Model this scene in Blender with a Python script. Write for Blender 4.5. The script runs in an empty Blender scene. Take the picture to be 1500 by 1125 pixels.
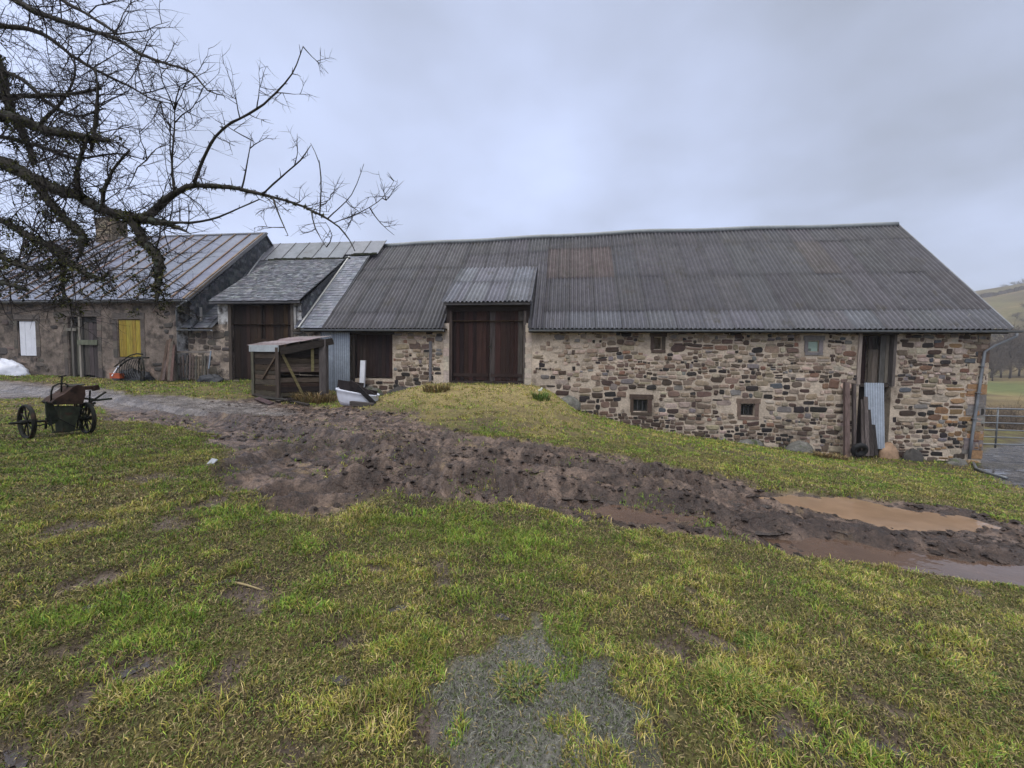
import bpy, math, random
import numpy as np
from mathutils import Vector, Matrix
from math import radians, sin, cos, tan, pi, sqrt, atan2

S = bpy.context.scene
# ------------------------------------------------------------------ camera
F = 600.0                       # focal length in photograph pixels (1500 wide)
EYE = np.array([0.0, 0.0, 1.6])
PITCH, ROLL = radians(2.9), 0.0125
def _rx(a): return np.array([[1, 0, 0], [0, cos(a), -sin(a)], [0, sin(a), cos(a)]])
def _rz(a): return np.array([[cos(a), -sin(a), 0], [sin(a), cos(a), 0], [0, 0, 1]])
CM = _rx(pi/2 - PITCH) @ _rz(ROLL)
cam = bpy.data.cameras.new('camera'); camo = bpy.data.objects.new('camera', cam)
S.collection.objects.link(camo); S.camera = camo
cam.sensor_width = 36; cam.lens = F/1500*36; cam.clip_start = 0.05; cam.clip_end = 5000
m4 = Matrix([list(map(float, r))+[0] for r in CM]+[[0, 0, 0, 1]])
m4.translation = Vector(EYE.tolist()); camo.matrix_world = m4

# ------------------------------------------------------------------ world, sun, exposure
SUN_EL, SUN_AZ = radians(48), radians(200)
W = bpy.data.worlds.new('World'); S.world = W; W.use_nodes = True
nt = W.node_tree; nt.nodes.clear()
def wn(t, **k):
    n = nt.nodes.new(t)
    for a, b in k.items(): setattr(n, a, b)
    return n
def wmath(op, a, b=None, clamp=False):
    n = wn('ShaderNodeMath', operation=op); n.use_clamp = clamp
    for i, x in enumerate((a, b)):
        if x is None: continue
        if isinstance(x, (int, float)): n.inputs[i].default_value = x
        else: nt.links.new(x, n.inputs[i])
    return n.outputs[0]
out = wn('ShaderNodeOutputWorld'); bg = wn('ShaderNodeBackground')
sky = wn('ShaderNodeTexSky', sky_type='NISHITA', sun_disc=False, sun_elevation=SUN_EL, sun_rotation=SUN_AZ)
tc = wn('ShaderNodeTexCoord'); sep = wn('ShaderNodeSeparateXYZ'); nt.links.new(tc.outputs['Generated'], sep.inputs[0])
X_, Y_, Z_ = sep.outputs
# project the direction on a flat cloud ceiling so the cloud bands flatten toward the horizon
zz = wmath('ADD', wmath('MAXIMUM', Z_, 0.0), 0.28)
cx = wmath('DIVIDE', X_, zz); cy = wmath('DIVIDE', Y_, zz)
comb = wn('ShaderNodeCombineXYZ'); nt.links.new(cx, comb.inputs[0]); nt.links.new(cy, comb.inputs[1])
nz = wn('ShaderNodeTexNoise'); nz.inputs['Scale'].default_value = 0.62; nz.inputs['Detail'].default_value = 4.5
nz.inputs['Roughness'].default_value = 0.46; nt.links.new(comb.outputs[0], nz.inputs['Vector'])
n2 = wn('ShaderNodeTexNoise'); n2.inputs['Scale'].default_value = 2.1; n2.inputs['Detail'].default_value = 5
nt.links.new(comb.outputs[0], n2.inputs['Vector'])
f = wmath('ADD', wmath('MULTIPLY', wmath('SUBTRACT', nz.outputs[0], 0.5), 3.5), wmath('MULTIPLY', wmath('SUBTRACT', n2.outputs[0], 0.5), 0.9))
f = wmath('ADD', f, wmath('MULTIPLY', X_, -0.38))          # heavier cloud to the right
dt = wn('ShaderNodeVectorMath', operation='DOT_PRODUCT'); nt.links.new(tc.outputs['Generated'], dt.inputs[0]); dt.inputs[1].default_value = (-.13, .88, .46)
f = wmath('ADD', f, wmath('MULTIPLY', wmath('POWER', wmath('MAXIMUM', dt.outputs['Value'], 0.0), 14.0), 0.33))   # thin bright patch in the cloud
f = wmath('ADD', f, 0.44, True)
ramp = wn('ShaderNodeValToRGB'); nt.links.new(f, ramp.inputs[0])
e = ramp.color_ramp.elements
e[0].position = 0.0; e[0].color = (4.3, 4.75, 5.9, 1)
e[1].position = 1.0; e[1].color = (7.9, 9.05, 12.6, 1)
mx = wn('ShaderNodeMix', data_type='RGBA'); mx.inputs[0].default_value = 0.12
nt.links.new(ramp.outputs[0], mx.inputs[6]); nt.links.new(sky.outputs[0], mx.inputs[7])
# an overcast sky is about three times as bright overhead as low down
zt_ = wmath('MULTIPLY', wmath('SUBTRACT', Z_, 0.70, True), 4.5, True)
m2 = wn('ShaderNodeMix', data_type='RGBA'); nt.links.new(zt_, m2.inputs[0]); nt.links.new(mx.outputs[2], m2.inputs[6]); m2.inputs[7].default_value = (26.5, 26.2, 25.8, 1)
nt.links.new(m2.outputs[2], bg.inputs[0]); bg.inputs[1].default_value = 0.075
nt.links.new(bg.outputs[0], out.inputs[0])
sl = bpy.data.lights.new('sun', 'SUN'); sl.energy = 1.2; sl.angle = radians(40); sl.color = (1, .95, .87)
so = bpy.data.objects.new('sun', sl); S.collection.objects.link(so)
so.rotation_euler = (pi/2 - SUN_EL, 0, -SUN_AZ + pi)      # high behind the viewer's left shoulder
S.view_settings.view_transform = 'Standard'; S.view_settings.look = 'None'
S.view_settings.exposure = 0.5; S.view_settings.gamma = 1
S.cycles.max_bounces = 6; S.cycles.use_denoising = True

# ------------------------------------------------------------------ projection helpers
def ray(px, py):
    d = CM @ np.array([(px-750)/F, -(py-562.5)/F, -1.0]); return d/d[1]
TH = radians(7.4)
UU = np.array([cos(TH), -sin(TH), 0]); NN = np.array([sin(TH), cos(TH), 0]); ZZ = np.array([0, 0, 1.0])
_r = ray(715, 531); OO = np.array([_r[0]*17.6, 17.6, 0.0])
def B(u, n, z): return OO + UU*u + NN*n + ZZ*z              # barn frame: along the wall, away from the viewer, up
def onY(px, py, Y): return EYE + ray(px, py)*Y
def wall(px, py, n=0.0):                                   # the point of the wall plane seen at a pixel
    d = ray(px, py); t = ((OO-EYE) @ NN + n)/(d @ NN); p = EYE + d*t
    return (p-OO) @ UU, p[2]
def onU(px, py, u):                                        # on the plane across the building at u
    d = ray(px, py); t = ((OO-EYE) @ UU + u)/(d @ UU); p = EYE + d*t
    return (p-OO) @ NN, p[2]
def proj(p):
    q = CM.T @ (np.asarray(p)-EYE); return 750+F*q[0]/-q[2], 562.5-F*q[1]/-q[2]

# ------------------------------------------------------------------ numpy noise
def _hash(ix, iy, seed):
    h = (ix.astype(np.int64)*374761393 + iy.astype(np.int64)*668265263 + seed*974711) & 0x7fffffff
    h = ((h ^ (h >> 13))*1274126177) & 0x7fffffff
    return ((h ^ (h >> 16)) & 0xffff)/65535.0
def vnoise(x, y, seed=0):
    ix = np.floor(x); iy = np.floor(y); fx = x-ix; fy = y-iy
    fx = fx*fx*(3-2*fx); fy = fy*fy*(3-2*fy)
    a = _hash(ix, iy, seed); b = _hash(ix+1, iy, seed); c = _hash(ix, iy+1, seed); d = _hash(ix+1, iy+1, seed)
    return (a*(1-fx)+b*fx)*(1-fy)+(c*(1-fx)+d*fx)*fy
def fbm(x, y, seed=0, oct=4, gain=.5):
    s = 0; a = 1; t = 0
    for k in range(oct):
        s = s+a*vnoise(x*2**k+17.3*k, y*2**k-9.1*k, seed+k); t += a; a *= gain
    return s/t
def worley(x, y, seed=0):
    ix = np.floor(x); iy = np.floor(y); d = np.full(np.shape(x), 9.0)
    for i in (-1, 0, 1):
        for j in (-1, 0, 1):
            cx = ix+i+_hash(ix+i, iy+j, seed); cy = iy+j+_hash(ix+i, iy+j, seed+7)
            d = np.minimum(d, (cx-x)**2+(cy-y)**2)
    return np.sqrt(d)
def sstep(a, b, x):
    t = np.clip((x-a)/(b-a), 0, 1); return t*t*(3-2*t)
def lerp(a, b, t): return a+(b-a)*t

# ------------------------------------------------------------------ materials
def mat(name, col=None, rough=.8, spec=.3, vary=(), bump=None, spots=None, rvary=0, metal=0, stretch=(1, 1, 1)):
    """col None reads the mesh's own colour attribute. vary: (scale, low, high); spots: (colour, scale, threshold, softness)"""
    m = bpy.data.materials.new(name); m.use_nodes = True; t = m.node_tree; b = t.nodes['Principled BSDF']
    tcn = t.nodes.new('ShaderNodeTexCoord'); mp = t.nodes.new('ShaderNodeMapping'); mp.inputs['Scale'].default_value = stretch
    t.links.new(tcn.outputs['Object'], mp.inputs[0]); vec = mp.outputs[0]
    if col is None:
        a = t.nodes.new('ShaderNodeAttribute'); a.attribute_name = 'Col'; c = a.outputs['Color']
    else:
        a = t.nodes.new('ShaderNodeRGB'); a.outputs[0].default_value = (*col, 1); c = a.outputs[0]
    def noise(scale, detail=5, off=0):
        n = t.nodes.new('ShaderNodeTexNoise'); n.inputs['Scale'].default_value = scale; n.inputs['Detail'].default_value = detail
        n.inputs['Roughness'].default_value = .62
        t.links.new(vec, n.inputs['Vector']); return n.outputs[0]
    def rng(s, a0, a1, b0, b1):
        r = t.nodes.new('ShaderNodeMapRange'); t.links.new(s, r.inputs[0])
        for i, q in enumerate((a0, a1, b0, b1)): r.inputs[i+1].default_value = q
        return r.outputs[0]
    if spots:
        for (sc_, ss, th, so_) in spots:
            k = rng(noise(ss), th-so_, th+so_, 0, 1); mm = t.nodes.new('ShaderNodeMix'); mm.data_type = 'RGBA'
            t.links.new(k, mm.inputs[0]); t.links.new(c, mm.inputs[6]); mm.inputs[7].default_value = (*sc_, 1); c = mm.outputs[2]
    for (sc_, lo, hi) in vary:
        v = t.nodes.new('ShaderNodeVectorMath'); v.operation = 'SCALE'; t.links.new(c, v.inputs[0])
        t.links.new(rng(noise(sc_), .3, .7, lo, hi), v.inputs['Scale']); c = v.outputs[0]
    t.links.new(c, b.inputs['Base Color'])
    b.inputs['Roughness'].default_value = rough; b.inputs['Specular IOR Level'].default_value = spec; b.inputs['Metallic'].default_value = metal
    if rvary: t.links.new(rng(noise(3.1), .35, .65, max(rough-rvary, .05), min(rough+rvary, 1)), b.inputs['Roughness'])
    if bump:
        bs, st, ds = bump; bn = t.nodes.new('ShaderNodeBump'); bn.inputs['Strength'].default_value = st; bn.inputs['Distance'].default_value = ds
        t.links.new(noise(bs, 6), bn.inputs['Height']); t.links.new(bn.outputs[0], b.inputs['Normal'])
    return m

M = dict(
 stone=mat('rubble_stone', None, .75, .35, ((9, .72, 1.3), (45, .8, 1.2)), (30, .7, .02)),
 mortar=mat('lime_mortar', (.5, .42, .335), .9, .2, ((1.3, .75, 1.2), (14, .72, 1.2)), (26, .9, .03), (((.2, .16, .125), .9, .6, .1), ((.1, .08, .065), 2.3, .66, .06))),
 wood=mat('weathered_wood', None, .8, .14, ((5, .6, 1.35), (1.6, .75, 1.25)), (14, .5, .01), stretch=(6, 6, .5)),
 woodh=mat('weathered_wood_flat', None, .8, .14, ((5, .6, 1.4), (1.6, .75, 1.25)), (14, .5, .01), stretch=(1, 1, 6)),
 fibre=mat('fibre_cement', None, .5, .32, ((.9, .82, 1.18), (7, .8, 1.2), (60, .85, 1.15)), (80, .25, .004), (((.15, .15, .14), 5, .7, .03), ((.04, .035, .028), 1.3, .66, .08)), .14),
 slate=mat('slate', None, .5, .45, ((6, .75, 1.25), (40, .8, 1.2)), (50, .4, .006), (((.22, .23, .22), 9, .66, .05),), .15),
 tin=mat('grey_tin', None, .42, .5, ((1.2, .8, 1.15), (9, .85, 1.15)), (20, .15, .01), (((.13, .09, .07), 2.2, .72, .05),), .12),
 zinc=mat('zinc', (.16, .175, .195), .45, .5, ((4, .75, 1.2),), (30, .1, .004), None, .1),
 dark=mat('dark_interior', (.012, .01, .009), .9, .1, ((3, .8, 1.2),)),
 render=mat('stained_render', None, .9, .25, ((.8, .7, 1.25), (4, .65, 1.3), (22, .8, 1.2)), (18, .8, .03),
            (((.24, .18, .145), .8, .62, .03), ((.04, .036, .034), 1.1, .58, .06), ((.075, .063, .052), 2.6, .58, .1))),
 white=mat('white_paint', (.66, .68, .74), .5, .4, ((2.5, .88, 1.06), (25, .95, 1.04)), (30, .15, .004)),
 plastic=mat('white_enamel', (.72, .75, .84), .35, .5, ((3, .8, 1.06),), (6, .3, .02), (((.4, .38, .36), 3.5, .68, .05),)),
 iron=mat('rusty_dark_iron', (.014, .015, .012), .72, .2, ((6, .6, 1.5),), (40, .4, .004), (((.045, .025, .016), 7, .6, .06), ((.035, .042, .02), 4, .62, .05))),
 bark=mat('bark', (.034, .03, .024), .85, .25, ((11, .6, 1.5),), (40, .9, .01), (((.05, .06, .045), 9, .6, .05),)),
 twig=mat('twig_bark', (.022, .018, .017), .8, .25, ((11, .7, 1.4),)),
 moss=mat('moss', None, .9, .15, ((9, .6, 1.5),)),
 grass=mat('grass_blade', None, .62, .25, ((30, .8, 1.2),)),
 rock=mat('field_rock', (.13, .125, .11), .85, .3, ((5, .6, 1.4), (30, .7, 1.3)), (20, .8, .03), (((.2, .21, .18), 6, .62, .05), ((.06, .075, .03), 3, .6, .06))),
 rust=mat('rust_brown_iron', (.05, .03, .022), .8, .15, ((7, .5, 1.5),), (30, .4, .006), (((.02, .018, .016), 5, .58, .05),)),
 olive=mat('old_green_iron', (.032, .038, .024), .75, .2, ((7, .55, 1.5),), (30, .4, .006), (((.05, .03, .02), 6, .6, .05),)),
 rubber=mat('tyre_rubber', (.014, .014, .015), .7, .3, ((8, .7, 1.3),)),
 yellow=mat('yellow_shutter_paint', None, .6, .35, ((4, .6, 1.25), (1.2, .8, 1.1)), (20, .4, .006), (((.13, .1, .05), 5, .65, .05),), stretch=(5, 5, .6)),
 orange=mat('orange_plastic', (.42, .09, .03), .5, .4, ((6, .7, 1.1),)),
 steel=mat('galvanised_steel', (.17, .185, .2), .45, .5, ((8, .8, 1.15),), None, None, .1, .3),
 hill=mat('pasture', None, .95, .1, ((.03, .8, 1.2), (.3, .8, 1.2))),
 farbark=mat('far_twigs', (.105, .085, .068), .9, .1, ((.6, .7, 1.3),)),
)
def ground_mat():
    m = bpy.data.materials.new('wet_earth'); m.use_nodes = True; t = m.node_tree; b = t.nodes['Principled BSDF']
    a = t.nodes.new('ShaderNodeAttribute'); a.attribute_name = 'Col'
    w = t.nodes.new('ShaderNodeAttribute'); w.attribute_name = 'Wet'
    tcn = t.nodes.new('ShaderNodeTexCoord')
    def noise(s, d=6):
        n = t.nodes.new('ShaderNodeTexNoise'); n.inputs['Scale'].default_value = s; n.inputs['Detail'].default_value = d
        n.inputs['Roughness'].default_value = .65; t.links.new(tcn.outputs['Object'], n.inputs['Vector']); return n.outputs[0]
    def rng(s, a0, a1, b0, b1):
        r = t.nodes.new('ShaderNodeMapRange'); t.links.new(s, r.inputs[0])
        for i, q in enumerate((a0, a1, b0, b1)): r.inputs[i+1].default_value = q
        return r.outputs[0]
    c = a.outputs['Color']
    for s, lo, hi in ((3, .8, 1.2), (14, .62, 1.42), (55, .5, 1.55)):
        v = t.nodes.new('ShaderNodeVectorMath'); v.operation = 'SCALE'; t.links.new(c, v.inputs[0]); t.links.new(rng(noise(s), .3, .7, lo, hi), v.inputs['Scale']); c = v.outputs[0]
    t.links.new(c, b.inputs['Base Color'])
    mm = t.nodes.new('ShaderNodeMath'); mm.operation = 'MULTIPLY'
    t.links.new(w.outputs['Fac'], mm.inputs[0]); t.links.new(rng(noise(5), .3, .7, .6, 1), mm.inputs[1])
    t.links.new(rng(mm.outputs[0], 0, 1.6, .95, .05), b.inputs['Roughness']); b.inputs['Specular IOR Level'].default_value = .28
    bn = t.nodes.new('ShaderNodeBump'); bn.inputs['Strength'].default_value = .9; bn.inputs['Distance'].default_value = .045
    t.links.new(noise(17, 9), bn.inputs['Height']); t.links.new(bn.outputs[0], b.inputs['Normal'])
    return m
M['earth'] = ground_mat()
def water_mat(name, col, clear=0.0, rough=.03, bump=.05):
    m = bpy.data.materials.new(name); m.use_nodes = True; t = m.node_tree; b = t.nodes['Principled BSDF']
    tcn = t.nodes.new('ShaderNodeTexCoord'); n = t.nodes.new('ShaderNodeTexNoise'); n.inputs['Scale'].default_value = 2.4; n.inputs['Detail'].default_value = 5
    t.links.new(tcn.outputs['Object'], n.inputs['Vector'])
    r = t.nodes.new('ShaderNodeValToRGB'); t.links.new(n.outputs[0], r.inputs[0])
    r.color_ramp.elements[0].position = .35; r.color_ramp.elements[1].position = .7
    r.color_ramp.elements[0].color = (*[q*.85 for q in col], 1); r.color_ramp.elements[1].color = (*[min(q*1.12, 1) for q in col], 1)
    t.links.new(r.outputs[0], b.inputs['Base Color']); b.inputs['Roughness'].default_value = rough; b.inputs['IOR'].default_value = 1.33
    b.inputs['Specular IOR Level'].default_value = .5
    n3 = t.nodes.new('ShaderNodeTexNoise'); n3.inputs['Scale'].default_value = 9; t.links.new(tcn.outputs['Object'], n3.inputs['Vector'])
    bn = t.nodes.new('ShaderNodeBump'); bn.inputs['Strength'].default_value = bump; bn.inputs['Distance'].default_value = .02
    t.links.new(n3.outputs[0], bn.inputs['Height']); t.links.new(bn.outputs[0], b.inputs['Normal'])
    if clear:
        tr = t.nodes.new('ShaderNodeBsdfTransparent'); gl = t.nodes.new('ShaderNodeMixShader'); gl.inputs[0].default_value = clear
        o = t.nodes['Material Output']; gg = t.nodes.new('ShaderNodeBsdfGlossy'); gg.inputs['Roughness'].default_value = rough
        fr = t.nodes.new('ShaderNodeFresnel'); fr.inputs[0].default_value = 1.33
        ms = t.nodes.new('ShaderNodeMixShader'); t.links.new(fr.outputs[0], ms.inputs[0]); t.links.new(tr.outputs[0], ms.inputs[1]); t.links.new(gg.outputs[0], ms.inputs[2])
        t.links.new(b.outputs[0], gl.inputs[1]); t.links.new(ms.outputs[0], gl.inputs[2]); t.links.new(gl.outputs[0], o.inputs[0])
    return m
M['puddle'] = water_mat('muddy_water', (.25, .165, .105), 0, .04, .1); M['puddle'].node_tree.nodes['Principled BSDF'].inputs['IOR'].default_value = 1.5
M['rutwater'] = water_mat('rut_water', (.1, .064, .046), 0, .05, .15); M['rutwater'].node_tree.nodes['Principled BSDF'].inputs['IOR'].default_value = 1.5
M['clearwater'] = water_mat('clear_water', (.17, .16, .14), .8, .03)

# ------------------------------------------------------------------ mesh builder
class MB:
    def __init__(s): s.v = []; s.f = []; s.c = []
    def add(s, vs, fs, col=(.5, .5, .5)):
        o = len(s.v); s.v += [tuple(map(float, p)) for p in vs]; s.f += [tuple(i+o for i in q) for q in fs]
        if len(vs) and np.ndim(col) == 2: s.c += [tuple(map(float, k)) for k in col]
        else: s.c += [tuple(map(float, col))]*len(vs)
        return s
    def quad(s, a, b, c, d, col=(.5, .5, .5)): return s.add([a, b, c, d], [(0, 1, 2, 3)], col)
    def obox(s, o, a, b, c, col=(.5, .5, .5)):        # corner + three edge vectors
        o, a, b, c = map(np.asarray, (o, a, b, c))
        vs = [o, o+a, o+a+b, o+b, o+c, o+a+c, o+a+b+c, o+b+c]
        fs = [(0, 3, 2, 1), (4, 5, 6, 7), (0, 1, 5, 4), (1, 2, 6, 5), (2, 3, 7, 6), (3, 0, 4, 7)]
        if np.dot(np.cross(a, b), c) < 0: fs = [q[::-1] for q in fs]
        return s.add(vs, fs, col)
    def bx(s, u0, u1, n0, n1, z0, z1, col=(.5, .5, .5)):
        return s.obox(B(u0, n0, z0), UU*(u1-u0), NN*(n1-n0), ZZ*(z1-z0), col)
    def beam(s, p, q, w, t, col=(.5, .5, .5), side=None):   # bar of section w x t from p to q
        p, q = np.asarray(p, float), np.asarray(q, float); d = q-p; d = d/np.linalg.norm(d)
        a = np.asarray(side, float) if side is not None else UU
        a = a-d*(a@d); a = a/np.linalg.norm(a); b = np.cross(d, a)
        return s.obox(p-a*w/2-b*t/2, a*w, b*t, q-p, col)
    def tube(s, pts, rad, sides=6, col=(.5, .5, .5), cap=True):
        pts = [np.asarray(p, float) for p in pts]; n = len(pts)
        if np.ndim(rad) == 0: rad = [rad]*n
        vs = []; ref = None
        for i, p in enumerate(pts):
            d = pts[min(i+1, n-1)]-pts[max(i-1, 0)]; d = d/(np.linalg.norm(d)+1e-9)
            if ref is None: ref = np.array([0, 0, 1.0]) if abs(d[2]) < .9 else np.array([1.0, 0, 0])
            a = ref-d*(ref@d); a = a/(np.linalg.norm(a)+1e-9); ref = a; b = np.cross(d, a)
            for k in range(sides):
                t = 2*pi*k/sides; vs.append(p+(a*cos(t)+b*sin(t))*rad[i])
        fs = [(i*sides+k, i*sides+(k+1) % sides, (i+1)*sides+(k+1) % sides, (i+1)*sides+k) for i in range(n-1) for k in range(sides)]
        if cap: fs += [tuple(range(sides))[::-1], tuple(range((n-1)*sides, n*sides))]
        return s.add(vs, fs, col)
    def ring(s, c, axis, R, r, seg=24, sides=6, col=(.5, .5, .5), flat=1.0):
        c = np.asarray(c, float); x = np.asarray(axis, float); x = x/np.linalg.norm(x)
        a = np.array([0, 0, 1.0]); a = a-x*(a@x); a /= np.linalg.norm(a); b = np.cross(x, a)
        vs = []
        for i in range(seg):
            t = 2*pi*i/seg; rr = a*cos(t)+b*sin(t)
            for k in range(sides):
                q = 2*pi*k/sides; vs.append(c+rr*(R+r*cos(q))+x*(r*flat*sin(q)))
        fs = [(i*sides+k, ((i+1) % seg)*sides+k, ((i+1) % seg)*sides+(k+1) % sides, i*sides+(k+1) % sides) for i in range(seg) for k in range(sides)]
        return s.add(vs, fs, col)
    def build(s, name, material, parent=None, smooth=False):
        me = bpy.data.meshes.new(name); off = np.zeros(3)
        if parent is not None:
            p = parent
            while p is not None: off = off+np.array(p.location); p = p.parent
        v = np.array(s.v, float).reshape(-1, 3)-off
        me.from_pydata(v.tolist(), [], s.f)
        at = me.color_attributes.new('Col', 'FLOAT_COLOR', 'POINT')
        cc = np.ones((len(s.v), 4), np.float32); cc[:, :3] = np.array(s.c, np.float32).reshape(-1, 3); at.data.foreach_set('color', cc.ravel())
        if smooth: me.polygons.foreach_set('use_smooth', [True]*len(me.polygons))
        me.materials.append(material); me.update()
        o = bpy.data.objects.new(name, me); S.collection.objects.link(o)
        if parent is not None: o.parent = parent
        return o
def npmesh(name, v, faces_flat, counts, col, material, smooth=True, extra=None, parent=None):
    me = bpy.data.meshes.new(name); nv = len(v)
    if parent is not None: v = v-np.array(parent.location)
    me.vertices.add(nv); me.vertices.foreach_set('co', np.ascontiguousarray(v, np.float32).ravel())
    me.loops.add(len(faces_flat)); me.loops.foreach_set('vertex_index', np.ascontiguousarray(faces_flat, np.int32))
    me.polygons.add(len(counts)); st = np.zeros(len(counts), np.int32); st[1:] = np.cumsum(counts)[:-1]
    me.polygons.foreach_set('loop_start', st)
    at = me.color_attributes.new('Col', 'FLOAT_COLOR', 'POINT'); cc = np.ones((nv, 4), np.float32); cc[:, :3] = col; at.data.foreach_set('color', cc.ravel())
    if extra is not None:
        w = me.attributes.new('Wet', 'FLOAT', 'POINT'); w.data.foreach_set('value', np.ascontiguousarray(extra, np.float32))
    me.polygons.foreach_set('use_smooth', np.full(len(counts), smooth))
    me.materials.append(material); me.update(calc_edges=True)
    o = bpy.data.objects.new(name, me); S.collection.objects.link(o)
    if parent is not None: o.parent = parent
    return o
def tag(o, label=None, cat=None, group=None, kind=None):
    if label: o['label'] = label
    if cat: o['category'] = cat
    if group: o['group'] = group
    if kind: o['kind'] = kind
    return o
def thing(name, label, cat, loc=(0, 0, 0), group=None):
    o = bpy.data.objects.new(name, None); S.collection.objects.link(o); o.location = Vector([float(q) for q in loc])
    o.empty_display_size = .2
    return tag(o, label, cat, group)
def copytree(o, delta, parent=None):
    c = o.copy(); S.collection.objects.link(c)
    if parent is not None: c.parent = parent
    else: c.location = o.location+Vector([float(q) for q in delta])
    for ch in [x for x in S.objects if x.parent == o]: copytree(ch, delta, c)
    return c
R = random.Random(7)
def jit(c, a=.15): 
    k = 1+R.uniform(-a, a); return tuple(max(0, q*k*(1+R.uniform(-a, a)*.3)) for q in c)

# ------------------------------------------------------------------ terrain
CT = []
def ct(px, py, Y): p = onY(px, py, Y); CT.append(tuple(p))
for px, py in ((0, 545), (70, 548), (130, 551), (258, 557), (340, 558), (430, 558), (500, 574), (560, 580), (600, 583), (800, 586), (850, 603), (900, 616), (950, 629), (1000, 637),
               (1050, 643), (1100, 651), (1150, 657), (1230, 668), (1300, 669), (1420, 678), (1440, 680)):
    u, z = wall(px, py, -.05); CT.append(tuple(B(u, -.05, z)))
CT += [(0, 0, 0), (-3, 1.5, .03), (3, 1.5, -.12), (-3, 4, .1), (3, 4, -.28), (0, 3, .0), (0, 6, -.07), (-4, 7, .08), (0, -6, 0), (-8, -5, .1), (8, -5, -.5),
       (8, 1.5, -.6), (-9, 2.5, .25), (5.5, 6.25, -.6), (4.0, 4.4, -.48), (9.3, 7.5, -1.02), (9, 3.5, -.85), (3.0, 2.4, -.22), (0, 9.6, -.12), (5, 10, -.55), (9, 11.5, -1.1)]
ct(85, 638, 7.8); ct(100, 575, 14.2); ct(0, 570, 15.3); ct(300, 590, 14); ct(1500, 700, 13.2); ct(1470, 656, 18.6); ct(1440, 692, 14.2)
CT = np.array(CT)
def _tps(d): return np.where(d > 1e-9, d*d*np.log(d+1e-12), 0)
_n = len(CT); _K = _tps(np.hypot(CT[:, None, 0]-CT[None, :, 0], CT[:, None, 1]-CT[None, :, 1]))+np.eye(_n)*.6
_P = np.c_[np.ones(_n), CT[:, :2]]; _A = np.zeros((_n+3, _n+3)); _A[:_n, :_n] = _K; _A[:_n, _n:] = _P; _A[_n:, :_n] = _P.T
_w = np.linalg.solve(_A, np.r_[CT[:, 2], 0, 0, 0])
def H0(x, y):
    x = np.clip(np.asarray(x, float), -32, 26); y = np.clip(np.asarray(y, float), -8, 24); s = _w[_n]+_w[_n+1]*x+_w[_n+2]*y
    for i in range(_n): s = s+_w[i]*_tps(np.hypot(x-CT[i, 0], y-CT[i, 1]))
    un = (x-OO[0])*UU[0]+(y-OO[1])*UU[1]; nn = -((x-OO[0])*NN[0]+(y-OO[1])*NN[1])
    a = 1-sstep(.6, 8.2, nn); b = 1-sstep(0, 1.9, np.abs(un)-(1.75+.24*np.maximum(nn, 0)))
    return lerp(s, .70, np.where(nn > -.5, a*b, 0))
def hit(px, py, zoff=0.0, h=None):                  # where a pixel's ray meets the land
    d = ray(px, py); h = h or H0
    lo = .8
    for Y in np.arange(.8, 40, .1):
        p = EYE+d*Y
        if p[2] < float(h(p[0], p[1])): break
        lo = Y
    hi = Y
    for _ in range(22):
        m_ = (lo+hi)/2; p = EYE+d*m_
        if p[2] < float(h(p[0], p[1])): hi = m_
        else: lo = m_
    return EYE+d*hi
def P2(lst): return np.array([hit(px, py)[:2] for px, py in lst])
def level(lst, z): return np.array([(EYE+ray(px, py)*((z-1.6)/ray(px, py)[2]))[:2] for px, py in lst])
def sdist(x, y, poly):                              # signed distance, negative inside
    d = np.full(np.shape(x), 1e9); ins = np.zeros(np.shape(x), bool); n = len(poly)
    for i in range(n):
        ax, ay = poly[i]; bx, by = poly[(i+1) % n]; ex, ey = bx-ax, by-ay
        t = np.clip(((x-ax)*ex+(y-ay)*ey)/(ex*ex+ey*ey+1e-12), 0, 1); d = np.minimum(d, np.hypot(x-ax-t*ex, y-ay-t*ey))
        c = ((ay > y) != (by > y)) & (x < ex*(y-ay)/(by-ay+1e-12)+ax); ins ^= c
    return np.where(ins, -d, d)
def pline(x, y, pts):                               # signed offset from and length along a line
    best = np.full(np.shape(x), 1e9); off = np.zeros(np.shape(x)); s = np.zeros(np.shape(x)); L = 0
    for (ax, ay), (bx, by) in zip(pts[:-1], pts[1:]):
        ex, ey = bx-ax, by-ay; l = math.hypot(ex, ey); t = ((x-ax)*ex+(y-ay)*ey)/(l*l); tc_ = np.clip(t, 0, 1)
        d = np.hypot(x-ax-tc_*ex, y-ay-tc_*ey); m_ = d < best
        best = np.where(m_, d, best); off = np.where(m_, np.sign((x-ax)*ey-(y-ay)*ex)*d, off); s = np.where(m_, L+tc_*l, s); L += l
    return off, s, best

MUD = P2([(-120, 556), (0, 557), (100, 563), (200, 577), (300, 586), (370, 584), (450, 592), (540, 597), (590, 606), (640, 622), (720, 640), (800, 650), (850, 656), (900, 668), (950, 682),
          (1050, 692), (1090, 706), (1130, 719), (1200, 724), (1300, 740), (1400, 754), (1520, 770), (1700, 800), (1700, 930), (1500, 879), (1400, 851), (1300, 831), (1200, 811), (1100, 801), (1000, 781),
          (900, 763), (820, 751), (750, 741), (650, 736), (560, 731), (480, 756), (400, 751), (330, 716), (300, 691), (335, 662), (310, 636), (250, 622), (150, 612), (128, 588), (0, 583), (-120, 590)])
YARD = P2([(1422, 664), (1520, 640), (1640, 650), (1640, 740), (1500, 716), (1440, 693)])
GRAVEL = P2([(-120, 557), (0, 558), (120, 566), (240, 580), (400, 590), (420, 606), (260, 604), (150, 596), (90, 582), (0, 578), (-120, 580)])
ZP, ZR, ZS = -.60, -.47, -.25
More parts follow.
